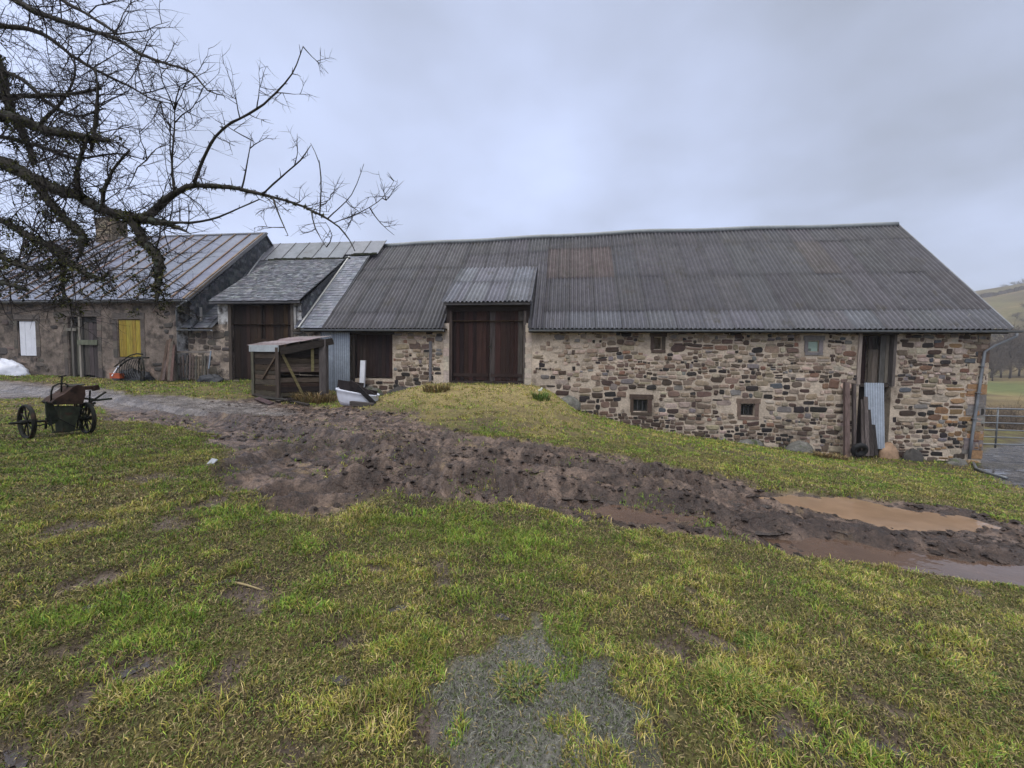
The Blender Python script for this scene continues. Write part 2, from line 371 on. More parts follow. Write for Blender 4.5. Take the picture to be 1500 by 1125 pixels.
PUD = level([(1118, 731), (1160, 726), (1230, 729), (1300, 740), (1360, 750), (1405, 761), (1440, 771), (1425, 779), (1380, 780), (1320, 778), (1270, 770), (1215, 757), (1160, 743)], ZP)
RUT = level([(1105, 788), (1150, 789), (1230, 793), (1300, 803), (1380, 818), (1450, 830), (1530, 836), (1700, 850), (1700, 905), (1500, 867), (1420, 851), (1330, 833), (1250, 818), (1160, 802)], ZR)
SML = level([(862, 752), (905, 745), (960, 752), (1010, 760), (1005, 772), (950, 770), (905, 763)], ZS)
FLD = P2([(668, 1010), (690, 965), (730, 948), (765, 940), (800, 950), (850, 975), (885, 1005), (915, 1050), (930, 1130), (930, 1250), (690, 1250), (672, 1100)])
ZF = float(np.mean(H0(FLD[:, 0], FLD[:, 1])))-.002
TR1 = P2([(560, 690), (660, 700), (780, 715), (900, 732), (1000, 752), (1130, 792), (1300, 822), (1500, 855), (1700, 890)])
TR2 = P2([(640, 665), (760, 672), (880, 690), (1000, 706), (1110, 722), (1250, 752), (1400, 772), (1600, 800)])
TR3 = P2([(900, 683), (960, 690), (1030, 692), (1100, 698)])
TR4 = P2([(330, 690), (420, 660), (520, 650), (640, 640), (800, 662)])
TR5 = P2([(0, 566), (180, 588), (330, 612), (480, 640), (640, 690), (800, 730)])
TR6 = P2([(430, 720), (560, 712), (680, 722), (800, 742), (900, 756)])
RIDGE = P2([(950, 735), (1040, 748), (1130, 765), (1220, 780), (1320, 797), (1420, 812), (1500, 822), (1650, 838)])
SPOTS = [(*hit(px, py)[:2], r) for px, py, r in ((1052, 932, .2), (640, 826, .2), (545, 700+130, .12), (20, 1085, .3), (1150, 1062, .22), (1285, 1090, .22), (700, 1000, .2), (1020, 862, .14), (590, 895, .1), (150, 850, .22), (385, 870, .25),
          (200, 975, .2), (320, 985, .2), (640, 1060, .15), (985, 950, .18), (1230, 930, .1), (420, 1110, .18), (550, 745, .3), (640, 860, .15), (90, 955, .15), (260, 760, .3), (100, 770, .3), (300, 740, .4), (220, 700, .4), (1370, 935, .14), (1420, 870, .12), (505, 940, .13), (1330, 1040, .2))]
def fields(x, y):
    """height, mud, bare, colour, wet for world points"""
    z = H0(x, y)
    d = sdist(x, y, MUD); wob = (fbm(x*1.1, y*1.1, 3, 4)-.5)*1.1+(fbm(x*5, y*5, 9, 3)-.5)*.35
    near = sstep(4, 12, y); mud = 1-sstep(-.16, .16, d+wob*(.35+.75*near))
    yd = sdist(x, y, YARD); yard = 1-sstep(-.3, .3, yd+wob*.6)
    u = (x-OO[0])*UU[0]+(y-OO[1])*UU[1]; n = (x-OO[0])*NN[0]+(y-OO[1])*NN[1]
    # churned mud
    wx = x+.25*fbm(x*2, y*2, 21); wy = y+.25*fbm(x*2+9, y*2, 22)
    rg = 1-np.abs(2*fbm(wx*3.0, wy*4.2, 5, 4)-1)
    churn = .075*(rg-.72)+.06*(worley(wx*3.6, wy*4.6, 2)-.42)+.1*(fbm(wx*1.0, wy*1.3, 31, 3)-.5)+.06*(worley(wx*7.5, wy*9, 4)-.4)+.035*(fbm(x*13, y*15, 37, 2)-.5)
    q = sdist(x, y, GRAVEL); grav = 1-sstep(-.5, .5, q+wob)
    h = churn*mud*lerp(1, .32, grav)-.05*mud; trk = np.zeros(np.shape(x))
    for T, wd, dp, lug in ((TR1, .36, .17, .11), (TR2, .32, .15, .12), (TR3, .26, .08, .13), (TR4, .28, .13, .07), (TR5, .3, .12, .06), (TR6, .28, .14, .09)):
        o, s, b = pline(x, y, T); o = o+(fbm(x*1.4, y*1.4, 77)-.5)*.22; b = np.abs(o)
        prof = -dp*np.exp(-(b/wd)**4)+dp*.75*np.exp(-((b-wd*1.35)/(wd*.4))**2)
        saw = ((s+.5*b)/.21) % 1.0
        prof = prof+lug*np.exp(-(b/wd)**4)*(sstep(.15, .3, saw)*(1-sstep(.6, .8, saw))-.4)*(.4+1.2*vnoise(s*.9, s*0+3.1, 8))
        far = np.where(np.hypot(x-T[:, 0].mean(), y-T[:, 1].mean()) > 30, 0, 1)
        h = h*(1-.55*mud*far*np.exp(-(b/(wd*1.1))**4))+prof*mud*far; trk = np.maximum(trk, far*np.exp(-(b/(wd*1.7))**4)*(.35+.65*sstep(.4, .55, fbm(x*2.2, y*2.2, 401, 3))))
    o, s, b = pline(x, y, RIDGE)
    h = h+mud*(.13*np.exp(-(b/.28)**2)*(.5+fbm(x*3.4, y*3.4, 55, 3))+.05*np.exp(-(b/.4)**2)*(worley(x*6, y*6, 12)-.4)*2)
    lawn = (1-mud)
    h = h+lawn*(.05*(fbm(x*1.5, y*1.5, 41)-.5)+.035*(fbm(x*5, y*5, 43)-.5))
    ed = np.exp(-((d+wob*.4-.05)/.16)**2)*sstep(-2, 3, x)*(1-sstep(9, 12, y)); h = h+.03*ed*fbm(x*4, y*4, 61)*2
    z = z+h
    bare = np.zeros(np.shape(x))
    for sx, sy, sr in SPOTS:
        k = np.hypot((x-sx)/1.15, (y-sy)*1.1)+(fbm(x*6, y*6, 71, 3)-.5)*sr*2.2; bare = np.maximum(bare, 1-sstep(sr*.3, sr*.75, k))
    z = z-bare*lawn*.035
    fl = sdist(x, y, FLD)+(fbm(x*5, y*5, 91, 4)-.5)*.75; fmask = 1-sstep(-.12, .2, fl)
    z = lerp(z, ZF+.02*(fbm(x*7, y*7, 93)-.53), (1-sstep(-.05, .25, fl))*.9)
    wet = 1.5*mud+.4*bare+.5*fmask
    wet = wet+mud*(1-sstep(-.12, -.04, h))*.6
    for poly, zw in ((PUD, ZP), (RUT, ZR), (SML, ZS)):
        pdn = sdist(x, y, poly)+(fbm(x*3, y*3, 81, 3)-.5)*.4+(worley(x*7, y*7, 85)-.4)*.12
        bank = zw+np.clip(pdn*.22, -.09, .07)+np.where(pdn > 0, .5, .3)*h*sstep(-.05, .3, pdn)+.012*(fbm(x*9, y*9, 83)-.45)
        w = 1-sstep(.12, .95, pdn); z = lerp(z, bank, w); wet = np.maximum(wet, 1-sstep(0, .35, pdn))
    # colours
    c3 = lambda *a: np.array(a)[None, :]
    t1 = fbm(x*.9, y*.9, 101)[:, None]; t2 = fbm(x*4, y*4, 103)[:, None]; t3 = fbm(x*14, y*14, 105, 3)[:, None]
    g = lerp(c3(.05, .038, .022), c3(.085, .078, .026), sstep(.4, .6, t2)); g = lerp(g, c3(.13, .1, .04), sstep(.5, .72, t1)*.6)
    g = lerp(g, c3(.06, .045, .03), sstep(.55, .75, t3)*.7)
    ramp_ = ((1-sstep(1, 8, -n))*(1-sstep(2.5, 5.5, np.abs(u))))[:, None]; g = lerp(g, lerp(c3(.2, .16, .065), c3(.26, .2, .09), t2), ramp_*.85)
    yb = sstep(6.5, 9, y)[:, None]; g = lerp(g, g*1.25, yb)
    md = lerp(c3(.07, .046, .034), c3(.155, .109, .082), sstep(.38, .62, t2)); md = lerp(md, c3(.03, .021, .017), sstep(.5, .64, t3)*.8)
    md = lerp(md, c3(.19, .135, .075), (sstep(.6, .75, fbm(x*1.7+5, y*1.7, 107))*sstep(.45, .6, fbm(x*12, y*12, 109, 2))*.7)[:, None])
    md = lerp(md, lerp(c3(.1, .09, .086), c3(.19, .175, .168), sstep(.3, .7, t2)), grav[:, None]*.85)
    md = lerp(md, lerp(c3(.03, .021, .017), c3(.06, .043, .035), t2), (trk*.75)[:, None]*(1-.8*grav[:, None])); rdg = np.exp(-(pline(x, y, RIDGE)[2]/.3)**2)[:, None]; md = lerp(md, c3(.032, .022, .018), rdg*.8)
    col = lerp(g, md, mud[:, None]); col = lerp(col, lerp(c3(.06, .043, .033), c3(.13, .1, .085), t3), bare[:, None])
    col = lerp(col, lerp(c3(.1, .096, .082), c3(.2, .193, .17), t3), (fmask*.92)[:, None])
    yc = lerp(c3(.03, .026, .024), c3(.09, .08, .075), sstep(.4, .62, t2)); col = lerp(col, yc, yard[:, None]); wet = np.maximum(wet, yard*1.5)
    z = z+yard*.05*(rg-.7)
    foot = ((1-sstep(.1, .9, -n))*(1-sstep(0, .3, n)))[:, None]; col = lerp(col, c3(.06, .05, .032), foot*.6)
    return z, mud, bare, col, wet, fmask, yard, d
def axis(*segs):
    o = []
    for a, b, s in segs: o.append(np.arange(a, b-1e-6, s))
    return np.concatenate(o)
XS = axis((-34, -11, .16), (-11, -3.5, .055), (-3.5, 8.5, .034), (8.5, 13, .08), (13, 30.01, .2))
YS = axis((-7, 1, .16), (1, 3.6, .055), (3.6, 9.5, .032), (9.5, 15, .06), (15, 19, .12), (19, 27.01, .4))
gx, gy = np.meshgrid(XS, YS); gx = gx.ravel(); gy = gy.ravel()
gz, gmud, gbare, gcol, gwet, gfl, gyd, _ = fields(gx, gy)
nx, ny = len(XS), len(YS)
ii = (np.arange(ny-1)[:, None]*nx+np.arange(nx-1)[None, :]).ravel()
quads = np.stack([ii, ii+1, ii+nx+1, ii+nx], 1)
qm = (gmud+gyd)[quads].mean(1) > .5
GV = np.stack([gx, gy, gz], 1)
def submesh(name, sel, material):
    q = quads[sel]; used = np.unique(q); remap = np.zeros(len(GV), np.int64); remap[used] = np.arange(len(used))
    return npmesh(name, GV[used], remap[q].ravel(), np.full(len(q), 4), gcol[used], material, True, gwet[used])
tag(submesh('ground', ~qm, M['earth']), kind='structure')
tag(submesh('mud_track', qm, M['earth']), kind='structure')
from bisect import bisect
GZ = gz.reshape(ny, nx)
def HZ(x, y):                                        # height of the finished terrain
    i = np.clip(np.searchsorted(XS, x)-1, 0, nx-2); j = np.clip(np.searchsorted(YS, y)-1, 0, ny-2)
    fx = np.clip((x-XS[i])/(XS[i+1]-XS[i]), 0, 1); fy = np.clip((y-YS[j])/(YS[j+1]-YS[j]), 0, 1)
    return (GZ[j, i]*(1-fx)+GZ[j, i+1]*fx)*(1-fy)+(GZ[j+1, i]*(1-fx)+GZ[j+1, i+1]*fx)*fy
def gat(px, py):                                     # ground point under a pixel
    p = hit(px, py); return np.array([p[0], p[1], float(HZ(p[0], p[1]))])
def water(name, poly, z, material, grow=.25):
    c = poly.mean(0); b = MB(); pts = []
    n = len(poly)
    for i in range(n):
        a, p, q = poly[i-1], poly[i], poly[(i+1) % n]; tn = q-a; nr = np.array([tn[1], -tn[0]]); nr = nr/np.linalg.norm(nr)
        if sdist(np.array([p[0]+nr[0]*.02]), np.array([p[1]+nr[1]*.02]), poly)[0] < 0: nr = -nr
        pts.append(p+nr*grow)
    b.add([(p[0], p[1], z) for p in pts], [tuple(range(n))])
    o = b.build(name, material); o.data.polygons[0].use_smooth = False
    if o.data.polygons[0].normal.z < 0: o.data.flip_normals()
    return tag(o, kind='structure')
water('puddle', PUD, ZP, M['puddle']); water('water', RUT, ZR, M['rutwater']); water('puddle', SML, ZS, M['rutwater'], .15)
water('puddle', FLD, ZF+.001, M['clearwater'], .12)

# far land: valley field and the pasture hill beyond
def farz(x, y):
    r = np.hypot(x, y); az = np.arctan2(x, np.maximum(y, 1e-3)); f_ = sstep(-.3, .75, az)*np.where(y > 0, 1, 0)
    base = H0(np.clip(x, -30, 26), np.clip(y, -6, 24))
    near = lerp(base, -3.4, sstep(24, 70, r))
    valley = lerp(near, -1.6, sstep(80, 175, r))
    hill = sstep(170, 700, r)**.9*lerp(16, 79+16*np.clip((az-.74)*4, -1, 1), f_)
    return valley+hill+np.where(r > 60, (fbm(x*.02, y*.02, 5)-.5)*np.minimum(r*.03, 9), 0)
rs = np.concatenate([np.arange(21, 60, 3), np.arange(60, 200, 7), np.arange(200, 840, 16)]); azs = np.linspace(-pi, pi, 241)
rr, aa = np.meshgrid(rs, azs, indexing='ij'); hx = (rr*np.sin(aa)).ravel(); hy = (rr*np.cos(aa)).ravel()
inside = (hx > -33) & (hx < 29) & (hy > -6) & (hy < 26)
hz = farz(hx, hy)-np.where(inside, .5, .03)
tt = fbm(hx*.03, hy*.03, 15)[:, None]; t4 = fbm(hx*.12, hy*.12, 16)[:, None]; rh = np.hypot(hx, hy)[:, None]
hc = lerp(np.array([[.125, .11, .05]]), np.array([[.2, .15, .07]]), sstep(.4, .6, tt)); hc = lerp(hc, np.array([[.085, .062, .038]]), sstep(.48, .62, t4)*.75)
hc = lerp(hc, lerp(np.array([[.19, .13, .06]]), np.array([[.1, .075, .045]]), t4), (1-sstep(80, 115, rh))); gb = (sstep(118, 126, rh)*(1-sstep(150, 165, rh))); hc = lerp(hc, np.array([[.09, .12, .04]]), gb*.7)
na = len(azs); jj = (np.arange(len(rs)-1)[:, None]*na+np.arange(na-1)[None, :]).ravel(); hq = np.stack([jj, jj+1, jj+na+1, jj+na], 1)[:, ::-1]
M['hill'].node_tree  # uses its own base colour below
M['hillc'] = mat('pasture_grass', None, .95, .1, ((.06, .8, 1.2), (.5, .75, 1.25)))
tag(npmesh('hill', np.stack([hx, hy, hz], 1), hq.ravel(), np.full(len(hq), 4), hc, M['hillc']), kind='structure')

# ------------------------------------------------------------------ building helpers
AL = radians(44.7); EN, EZ = -.35, 3.06; RUN = 5.5          # barn roof: eave position, pitch, horizontal run to the ridge
def rz(n): return EZ+(n-EN)*tan(AL)
def findn(py, u=0.0):                                        # depth on the main roof plane where it shows at this picture height
    for n in np.arange(EN, EN+RUN, .02):
        if proj(B(u, n, rz(n)))[1] < py: return n
    return EN+RUN
def corr(mb, o, al, up, L, rows, colf, wave=.177, amp=.038, sheet=6, sag=None):
    """corrugated sheets on the plane o + al*a + up*s; rows = [(s0, s1)] lapped one above the other"""
    al = np.asarray(al); up = np.asarray(up); nr = np.cross(al, up); nr = nr/np.linalg.norm(nr)
    nw = max(1, int(round(L/wave))); w = L/nw; K = 8; rr_ = R.randrange(1000)
    for ri, (s0, s1) in enumerate(rows):
        off = R.randrange(sheet); k0 = 0
        while k0 < nw:
            k1 = min(nw, (k0//sheet+1)*sheet if k0 else max(1, sheet-off)); k1 = max(k1, k0+1)
            c = colf(ri, (k0+k1)/2*w, (s0+s1)/2); lift = R.uniform(0, .012); skew = R.uniform(-.012, .012)
            a = np.linspace(k0*w-(.03 if k0 else 0), k1*w, (k1-k0)*K+1); h = amp*np.cos(2*pi*a/w)
            ns = max(2, int((s1-s0)/.5)+1); vs = []; cc = []
            for j in range(ns):
                t = j/(ns-1); s_ = s0-.05+skew+(s1+.1-s0+.05)*t
                for q in range(len(a)):
                    p = o+al*a[q]+up*s_+nr*(h[q]+.02+lift-.02*t+.004*(k0//sheet % 2))
                    if sag: p = p+ZZ*sag(a[q], s_)
                    vs.append(p); cc.append([x*(1-.16*(t < .03))*(1+.22*h[q]/amp)*(.62 if q < 6 else 1) for x in c])  # shade painted into the colour: valleys, side laps, lower edges darker; crests lighter
            m_ = len(a); fs = [(j*m_+q, j*m_+q+1, (j+1)*m_+q+1, (j+1)*m_+q) for j in range(ns-1) for q in range(m_-1)]
            mb.add(vs, fs, cc); k0 = k1
    return mb
def slates(mb, o, al, up, Lfun, smax, colf, h=.2, w=(.14, .3), thick=.012, gap=.006):
    """overlapping slates; Lfun(s) gives the (start, end) along al at slope height s"""
    al = np.asarray(al); up = np.asarray(up); nr = np.cross(al, up); nr = nr/np.linalg.norm(nr); s = -.03
    while s < smax-.04:
        a0, a1 = Lfun(max(s, 0)); a = a0-R.uniform(0, .1)
        while a < a1:
            ww = R.uniform(*w); b0, b1 = max(a, a0), min(a+ww-gap, a1)
            if b1-b0 > .03:
                hh = min(h*1.7, smax-s); d = R.uniform(-.02, .02); t0 = thick+R.uniform(0, .014); tl = R.uniform(-.006, .006)
                ps = [o+al*b0+up*(s+d)+nr*(t0+.012+tl), o+al*b1+up*(s+d+R.uniform(-.01, .01))+nr*(t0+.012-tl), o+al*b1+up*(s+hh)+nr*.004, o+al*b0+up*(s+hh)+nr*.004]
                c = colf(b0, s); mb.add(ps+[ps[0]-nr*t0, ps[1]-nr*t0], [(0, 1, 2, 3), (4, 5, 1, 0)], c)
            a += ww
        s += h*R.uniform(.9, 1.08)
    return mb
def rubble(mb, u0, u1, zb, zt, holes, colf, seed, hh=(.09, .21), n0=0.0, aspect=(1.0, 3.2), skip=None, base=None):
    r = random.Random(seed); z = zb; ph = [r.uniform(0, 6) for _ in range(4)]
    warp = lambda u, zz: .07*sin(u*.55+ph[0])+.05*sin(u*1.7+ph[1]+zz*.6)+.03*sin(u*4.1+ph[2]+zz*2)
    while z < zt:
        f_ = min(1, max(0, (zt-z)/(zt-zb))); H_ = r.uniform(*hh)*(1+.35*f_*r.random())
        u = u0-r.uniform(0, .3)
        while u < u1:
            h = H_*r.uniform(.72, 1.1); k = r.random(); w = h*r.uniform(*aspect); rot = r.gauss(0, .045)
            if k < .12: w = h*r.uniform(.7, 1.0)
            zs_ = z+r.uniform(-.015, .03); subs = [(zs_, h)]
            if k > .84 and h > .14: q = r.uniform(.38, .62); subs = [(zs_, h*q), (zs_+h*q, h*(1-q))]
            if k > .94: subs = [(zs_, h*1.45)]
            for (z0, h1) in subs:
                a0, a1 = u+.004, u+w-.007; mid = warp((a0+a1)/2, z0); c0, c1 = z0+mid+.003, z0+mid+h1-.008
                a0c, a1c = max(a0, u0), min(a1, u1)
                if a1c-a0c < .05 or c1 > zt or c1-c0 < .03: continue
                if base and c1 < base((a0+a1)/2)-.15: continue
                if any(a1c > x0-.01 and a0c < x1+.01 and c1 > y0-.01 and c0 < y1+.01 for x0, x1, y0, y1 in holes): continue
                if skip and r.random() < skip((a0+a1)/2, c0): continue
                if r.random() < .02: continue
                cu, cz = (a0c+a1c)/2, (c0+c1)/2; ru, rzz = (a1c-a0c)/2, (c1-c0)/2; N_ = 10; e_ = r.uniform(.3, .62); st = r.uniform(0, 1)
                prot = r.uniform(.01, .05); til = (r.uniform(-.012, .012), r.uniform(-.012, .012)); V = []
                for ring_, (sc_, dn) in enumerate(((1.0, .012), (.94, -prot*.65), (.72, -prot))):
                    for i in range(N_):
                        t = 2*pi*(i+st)/N_; ct_, st_ = cos(t), sin(t)
                        if ring_ == 0: jr = r.uniform(.84, 1.1); V0 = V0+[jr] if i else [jr]
                        x = (abs(ct_)**e_)*(1 if ct_ > 0 else -1)*ru*sc_*V0[i]; y = (abs(st_)**e_)*(1 if st_ > 0 else -1)*rzz*sc_*V0[i]
                        V.append(B(cu+x-rot*y, n0+dn+(0 if ring_ == 0 else til[0]*x/ru+til[1]*y/rzz+r.uniform(-.004, .004)), cz+y+rot*x))
                V.append(B(cu, n0-prot*1.08, cz))
                fs = []
                for g_ in range(2):
                    for i in range(N_): fs.append((g_*N_+i, g_*N_+(i+1) % N_, (g_+1)*N_+(i+1) % N_, (g_+1)*N_+i))
                fs += [(2*N_+i, 2*N_+(i+1) % N_, 3*N_) for i in range(N_)]
                mb.add(V, fs, colf(cu, cz, ru*2, r))
            u += w
        z += H_
    return mb
def holewall(mb, u0, u1, z0, z1, holes, n0=0.0, depth=.5, col=(.4, .33, .27), rcol=(.25, .2, .17)):
    us = sorted({u0, u1, *[min(max(h[i], u0), u1) for h in holes for i in (0, 1)]}); zs = sorted({z0, z1, *[min(max(h[i], z0), z1) for h in holes for i in (2, 3)]})
    for a, b in zip(us[:-1], us[1:]):
        for c, d in zip(zs[:-1], zs[1:]):
            m_, k = (a+b)/2, (c+d)/2
            if any(h[0] < m_ < h[1] and h[2] < k < h[3] for h in holes): continue
            mb.quad(B(a, n0, c), B(b, n0, c), B(b, n0, d), B(a, n0, d), col)
    for (a, b, c, d) in holes:
        for p, q in (((a, c), (a, d)), ((a, d), (b, d)), ((b, d), (b, c)), ((b, c), (a, c))):
            mb.quad(B(p[0], n0, p[1]), B(q[0], n0, q[1]), B(q[0], n0+depth, q[1]), B(p[0], n0+depth, p[1]), rcol)
        mb.quad(B(a, n0+depth, c), B(b, n0+depth, c), B(b, n0+depth, d), B(a, n0+depth, d), (.02, .017, .015))
    return mb
def planks(mb, u0, u1, z0, z1, n, cols, w=(.13, .2), t=.03, raggb=.02, raggt=.0, gap=.008):
    u = u0
    while u < u1-.03:
        ww = min(R.uniform(*w), u1-u); c = jit(R.choice(cols), .25); d = R.uniform(-.006, .006)
        mb.bx(u, u+ww-gap, n-t+d, n+d, z0+R.uniform(0, raggb), z1-R.uniform(0, raggt), c); u += ww
    return mb
def pxw(px, py, n=0.0): return wall(px, py, n)

# ------------------------------------------------------------------ the barn
barn = thing('barn', 'long rubble stone barn with a dark corrugated roof and raised middle doorway', 'barn', B(5, 0, -.4))
UL, UR = -7.75, 18.78
hole_door = (-1.72, 1.62, .72, 3.4); hole_d2 = (-6.15, -4.3, .84, 2.86); hole_sheet = (-7.62, -6.2, -.2, 2.86)
w1 = (6.1, 6.68, -.32, .18); w2 = (10.26, 10.78, -.38, .1); vent = (6.84, 7.14, 2.24, 2.72); grn = (12.62, 13.0, 2.2, 2.6); rd = (14.5, 15.62, -1.95, 2.86)
HOLES = [hole_door, hole_d2, hole_sheet, w1, w2, vent, grn, rd]
bw = MB()
holewall(bw, UL, UR, -2.4, 3.3, HOLES)
bw.quad(B(UR, 0, -2.6), B(UR, 11.1, -2.6), B(UR, 11.1, 3.3), B(UR, 0, 3.3)); bw.add([B(UR, 0, 3.3), B(UR, 11.1, 3.3), B(UR, 5.4, rz(5.3))], [(0, 1, 2)])
bw.quad(B(UL, 11.1, -1), B(UR, 11.1, -2.6), B(UR, 11.1, 3.3), B(UL, 11.1, 3.3)[::1])
wall_o = bw.build('stone_wall', M['mortar'], barn)
STC = dict(dark=(.026, .022, .021), choc=(.062, .042, .032), brown=(.14, .1, .075), tan=(.255, .2, .145), pale=(.36, .29, .235), red=(.17, .095, .065), grey=(.17, .155, .15), ochre=(.25, .15, .075), slate=(.075, .08, .09))
def stone_col(u, z, w, r):
    base = float(H_wall(u)); hgt = z-base
    if u > 17.3 and z < .9 and r.random() < .4: return jit(STC['ochre'], .35)
    if u < -1.6: k = r.choices(['tan', 'pale', 'brown', 'grey', 'red', 'choc', 'dark'], [30, 22, 20, 10, 8, 7, 3])[0]
    elif u < 4.4: k = r.choices(['tan', 'pale', 'brown', 'grey', 'choc', 'dark'], [34, 30, 14, 10, 5, 4])[0]
    elif u > 15.6: k = r.choices(['tan', 'pale', 'brown', 'grey', 'red', 'choc', 'dark', 'slate', 'ochre'], [27, 22, 18, 6, 4, 13, 12, 1, 4])[0]
    else: k = r.choices(['tan', 'pale', 'brown', 'grey', 'red', 'choc', 'dark', 'slate'], [30, 22, 20, 7, 4, 14, 11, 1])[0]
    c = jit(STC[k], .22)
    if hgt < (.95 if u < 6 else .6)+.3*sin(u*1.3) and (r.random() < .93 if u < 7 else r.random() < .6): c = jit(r.choice([STC['choc'], STC['dark'], STC['brown']]), .25)
    return c
_hu = np.linspace(-30, 22, 400); _hz = np.array([float(HZ(*B(u, -.12, 0)[:2])) for u in _hu])
def H_wall(u): return np.interp(u, _hu, _hz)
sk = lambda u, z: (.42 if (1.6 < u < 4.6 and z > .6) else (.02 if u > 4.6 else .08))
surround = [(q[0]-.16, q[1]+.19, q[2]-.14, q[3]+.22) for q in (w1, w2, vent, grn)]
st = MB()
rubble(st, UL, UR-.02, -2.1, 3.2, HOLES+surround+[(-1.95, -1.72, .7, 3.4), (1.62, 1.9, .7, 3.4)], stone_col, 11, (.095, .25), aspect=(.9, 2.7), skip=sk, base=H_wall)
# big quoins at the corner and stones round the openings
z = -1.75; alt = 0
while z < 3.0:
    h = R.uniform(.28, .42); L = .62 if alt else .36; alt ^= 1
    c = STC['ochre'] if z < .7 and R.random() < .5 else R.choice([STC['tan'], STC['grey'], STC['brown'], STC['pale']])
    st.bx(UR-L, UR+.012, -.03, .3, z, z+h-.02, jit(c, .2)); z += h
so_ = st.build('stone_facing', M['stone'], barn)
for (a, b, c, d), k in ((w1, 'choc'), (w2, 'brown'), (vent, 'choc'), (grn, 'grey')):
    st = MB(); q = jit(STC[k], .1); st.bx(a-.13, a-.005, -.03, .05, c-.02, d+.02, jit(q, .2)); st.bx(b+.005, b+.15, -.029, .05, c-.02, d+.02, jit(q, .2))
    st.bx(a-.17, b+.2, -.036, .05, d+.025, d+.21, q); st.bx(a-.1, b+.16, -.036, .05, c-.14, c-.025, jit(q, .15)); st.build('window_surround', M['stone'], barn)
for u0, u1 in ((-1.95, -1.725), (1.625, 1.87)):
    jm = MB(); zq = .62
    while zq < 3.2:
        h = R.uniform(.18, .4); jm.bx(u0-R.uniform(0, .05), u1, -.02+R.uniform(-.006, .006), .2, zq, min(zq+h-.012, 3.28), jit((.44, .37, .31), .12)); zq += h
    jm.build('door_jamb', M['stone'], barn)

def rcol(ri, a, s):
    base = (.054, .052, .06) if ri else (.085, .086, .099)
    return jit(base, .1)
ua, ub = -7.38, 19.12; LSL = RUN/cos(AL); UPV = NN*cos(AL)+ZZ*sin(AL)
ROWS = [(0, .148*LSL), (.148*LSL, .479*LSL), (.479*LSL, .836*LSL), (.836*LSL, LSL)]
roof = MB()
nd = findn(393.5); sd = (nd-EN)/cos(AL)
def rightcol(ri, a, s):
    u = a+2.3
    if ri == 2 and 2.2 < u < 5.2: return jit((.07, .053, .052), .06)
    if ri == 2 and 14.2 < u < 15.0: return jit((.062, .053, .055), .06)
    return rcol(ri, a, s)
sagf = lambda L0: (lambda a, s: -.36*max(0, min(1, (7-(L0+a))/14))*(s/LSL)**2+.02*sin((L0+a)*1.1)*s/LSL)
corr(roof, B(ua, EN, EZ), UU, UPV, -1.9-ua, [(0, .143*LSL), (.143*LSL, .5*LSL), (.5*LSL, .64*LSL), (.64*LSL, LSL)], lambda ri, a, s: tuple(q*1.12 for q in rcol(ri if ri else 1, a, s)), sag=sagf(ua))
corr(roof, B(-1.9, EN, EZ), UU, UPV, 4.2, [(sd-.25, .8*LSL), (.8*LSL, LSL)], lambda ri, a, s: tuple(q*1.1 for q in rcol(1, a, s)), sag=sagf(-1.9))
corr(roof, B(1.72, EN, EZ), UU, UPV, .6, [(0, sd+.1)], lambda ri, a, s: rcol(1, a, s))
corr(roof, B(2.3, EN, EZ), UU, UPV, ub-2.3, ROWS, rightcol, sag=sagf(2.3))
# rear slope
BN = EN+2*RUN
roof.quad(B(-7.38, BN, EZ), B(ub, BN, EZ), B(ub, EN+RUN, EZ+RUN*tan(AL)-.02), B(-7.38, EN+RUN, EZ+RUN*tan(AL)-.3), (.1, .095, .1))
roof_o = roof.build('roof', M['fibre'], barn, smooth=True)
rc = MB(); pts = []
for u in np.linspace(-7.2, ub, 40): pts.append(B(u, EN+RUN, EZ+RUN*tan(AL)+.035+sagf(0)(u, LSL)))
rc.tube(pts, .13, 10, (.2, .22, .23)); rc.build('ridge_cap', M['tin'], roof_o, True)
vg = MB(); vg.beam(B(ub+.02, EN-.02, EZ+.0), B(ub+.02, EN+RUN, EZ+RUN*tan(AL)+.02), .05, .14, (.2, .205, .22)); vg.build('verge', M['tin'], roof_o)
# eaves: plate, gutters, downpipe
ev = MB()
for a, b in ((-8.3, -1.8), (1.75, ub-.05)):
    ev.bx(a, b, -.33, -.28, 2.88, 3.02, (.02, .018, .017)); ev.bx(a, b, -.28, .1, 3.02, 3.05, (.02, .018, .017))
ev.build('fascia', M['wood'], barn)
def gutter(name, u0, u1, n, z, parent, r=.075):
    g_ = MB(); vs = []; K = 9
    for u in (u0, u1):
        for k in range(K): t = pi*k/(K-1); vs.append(B(u, n-r*cos(t), z-r*sin(t)))
        for k in range(K): t = pi-pi*k/(K-1); vs.append(B(u, n-(r-.008)*cos(t), z-(r-.008)*sin(t)))
    m_ = 2*K; g_.add(vs, [(k, (k+1) % m_, m_+(k+1) % m_, m_+k) for k in range(m_)]+[tuple(range(m_)), tuple(range(m_, 2*m_))])
    u = u0+.4
    while u < u1: g_.bx(u, u+.03, n-r-.012, n+r, z-.015, z+.004); u += 1.1
    return g_.build(name, M['zinc'], parent)
g1 = gutter('gutter', -8.35, -1.86, -.42, 2.985, barn); g2 = gutter('gutter', 1.78, ub+.26, -.42, 2.985, barn)
dp = MB(); q0 = B(ub+.12, -.42, 2.9); u1_, z1_ = wall(1443, 511, -.1); u2_, z2_ = wall(1424, 640, -.1)
dp.tube([q0, q0-ZZ*.12, B(u1_+.25, -.18, z1_+.12), B(u1_, -.1, z1_-.1), B(u2_, -.1, z2_), B(u2_-.06, -.12, -1.75)], [.045]*6, 10)
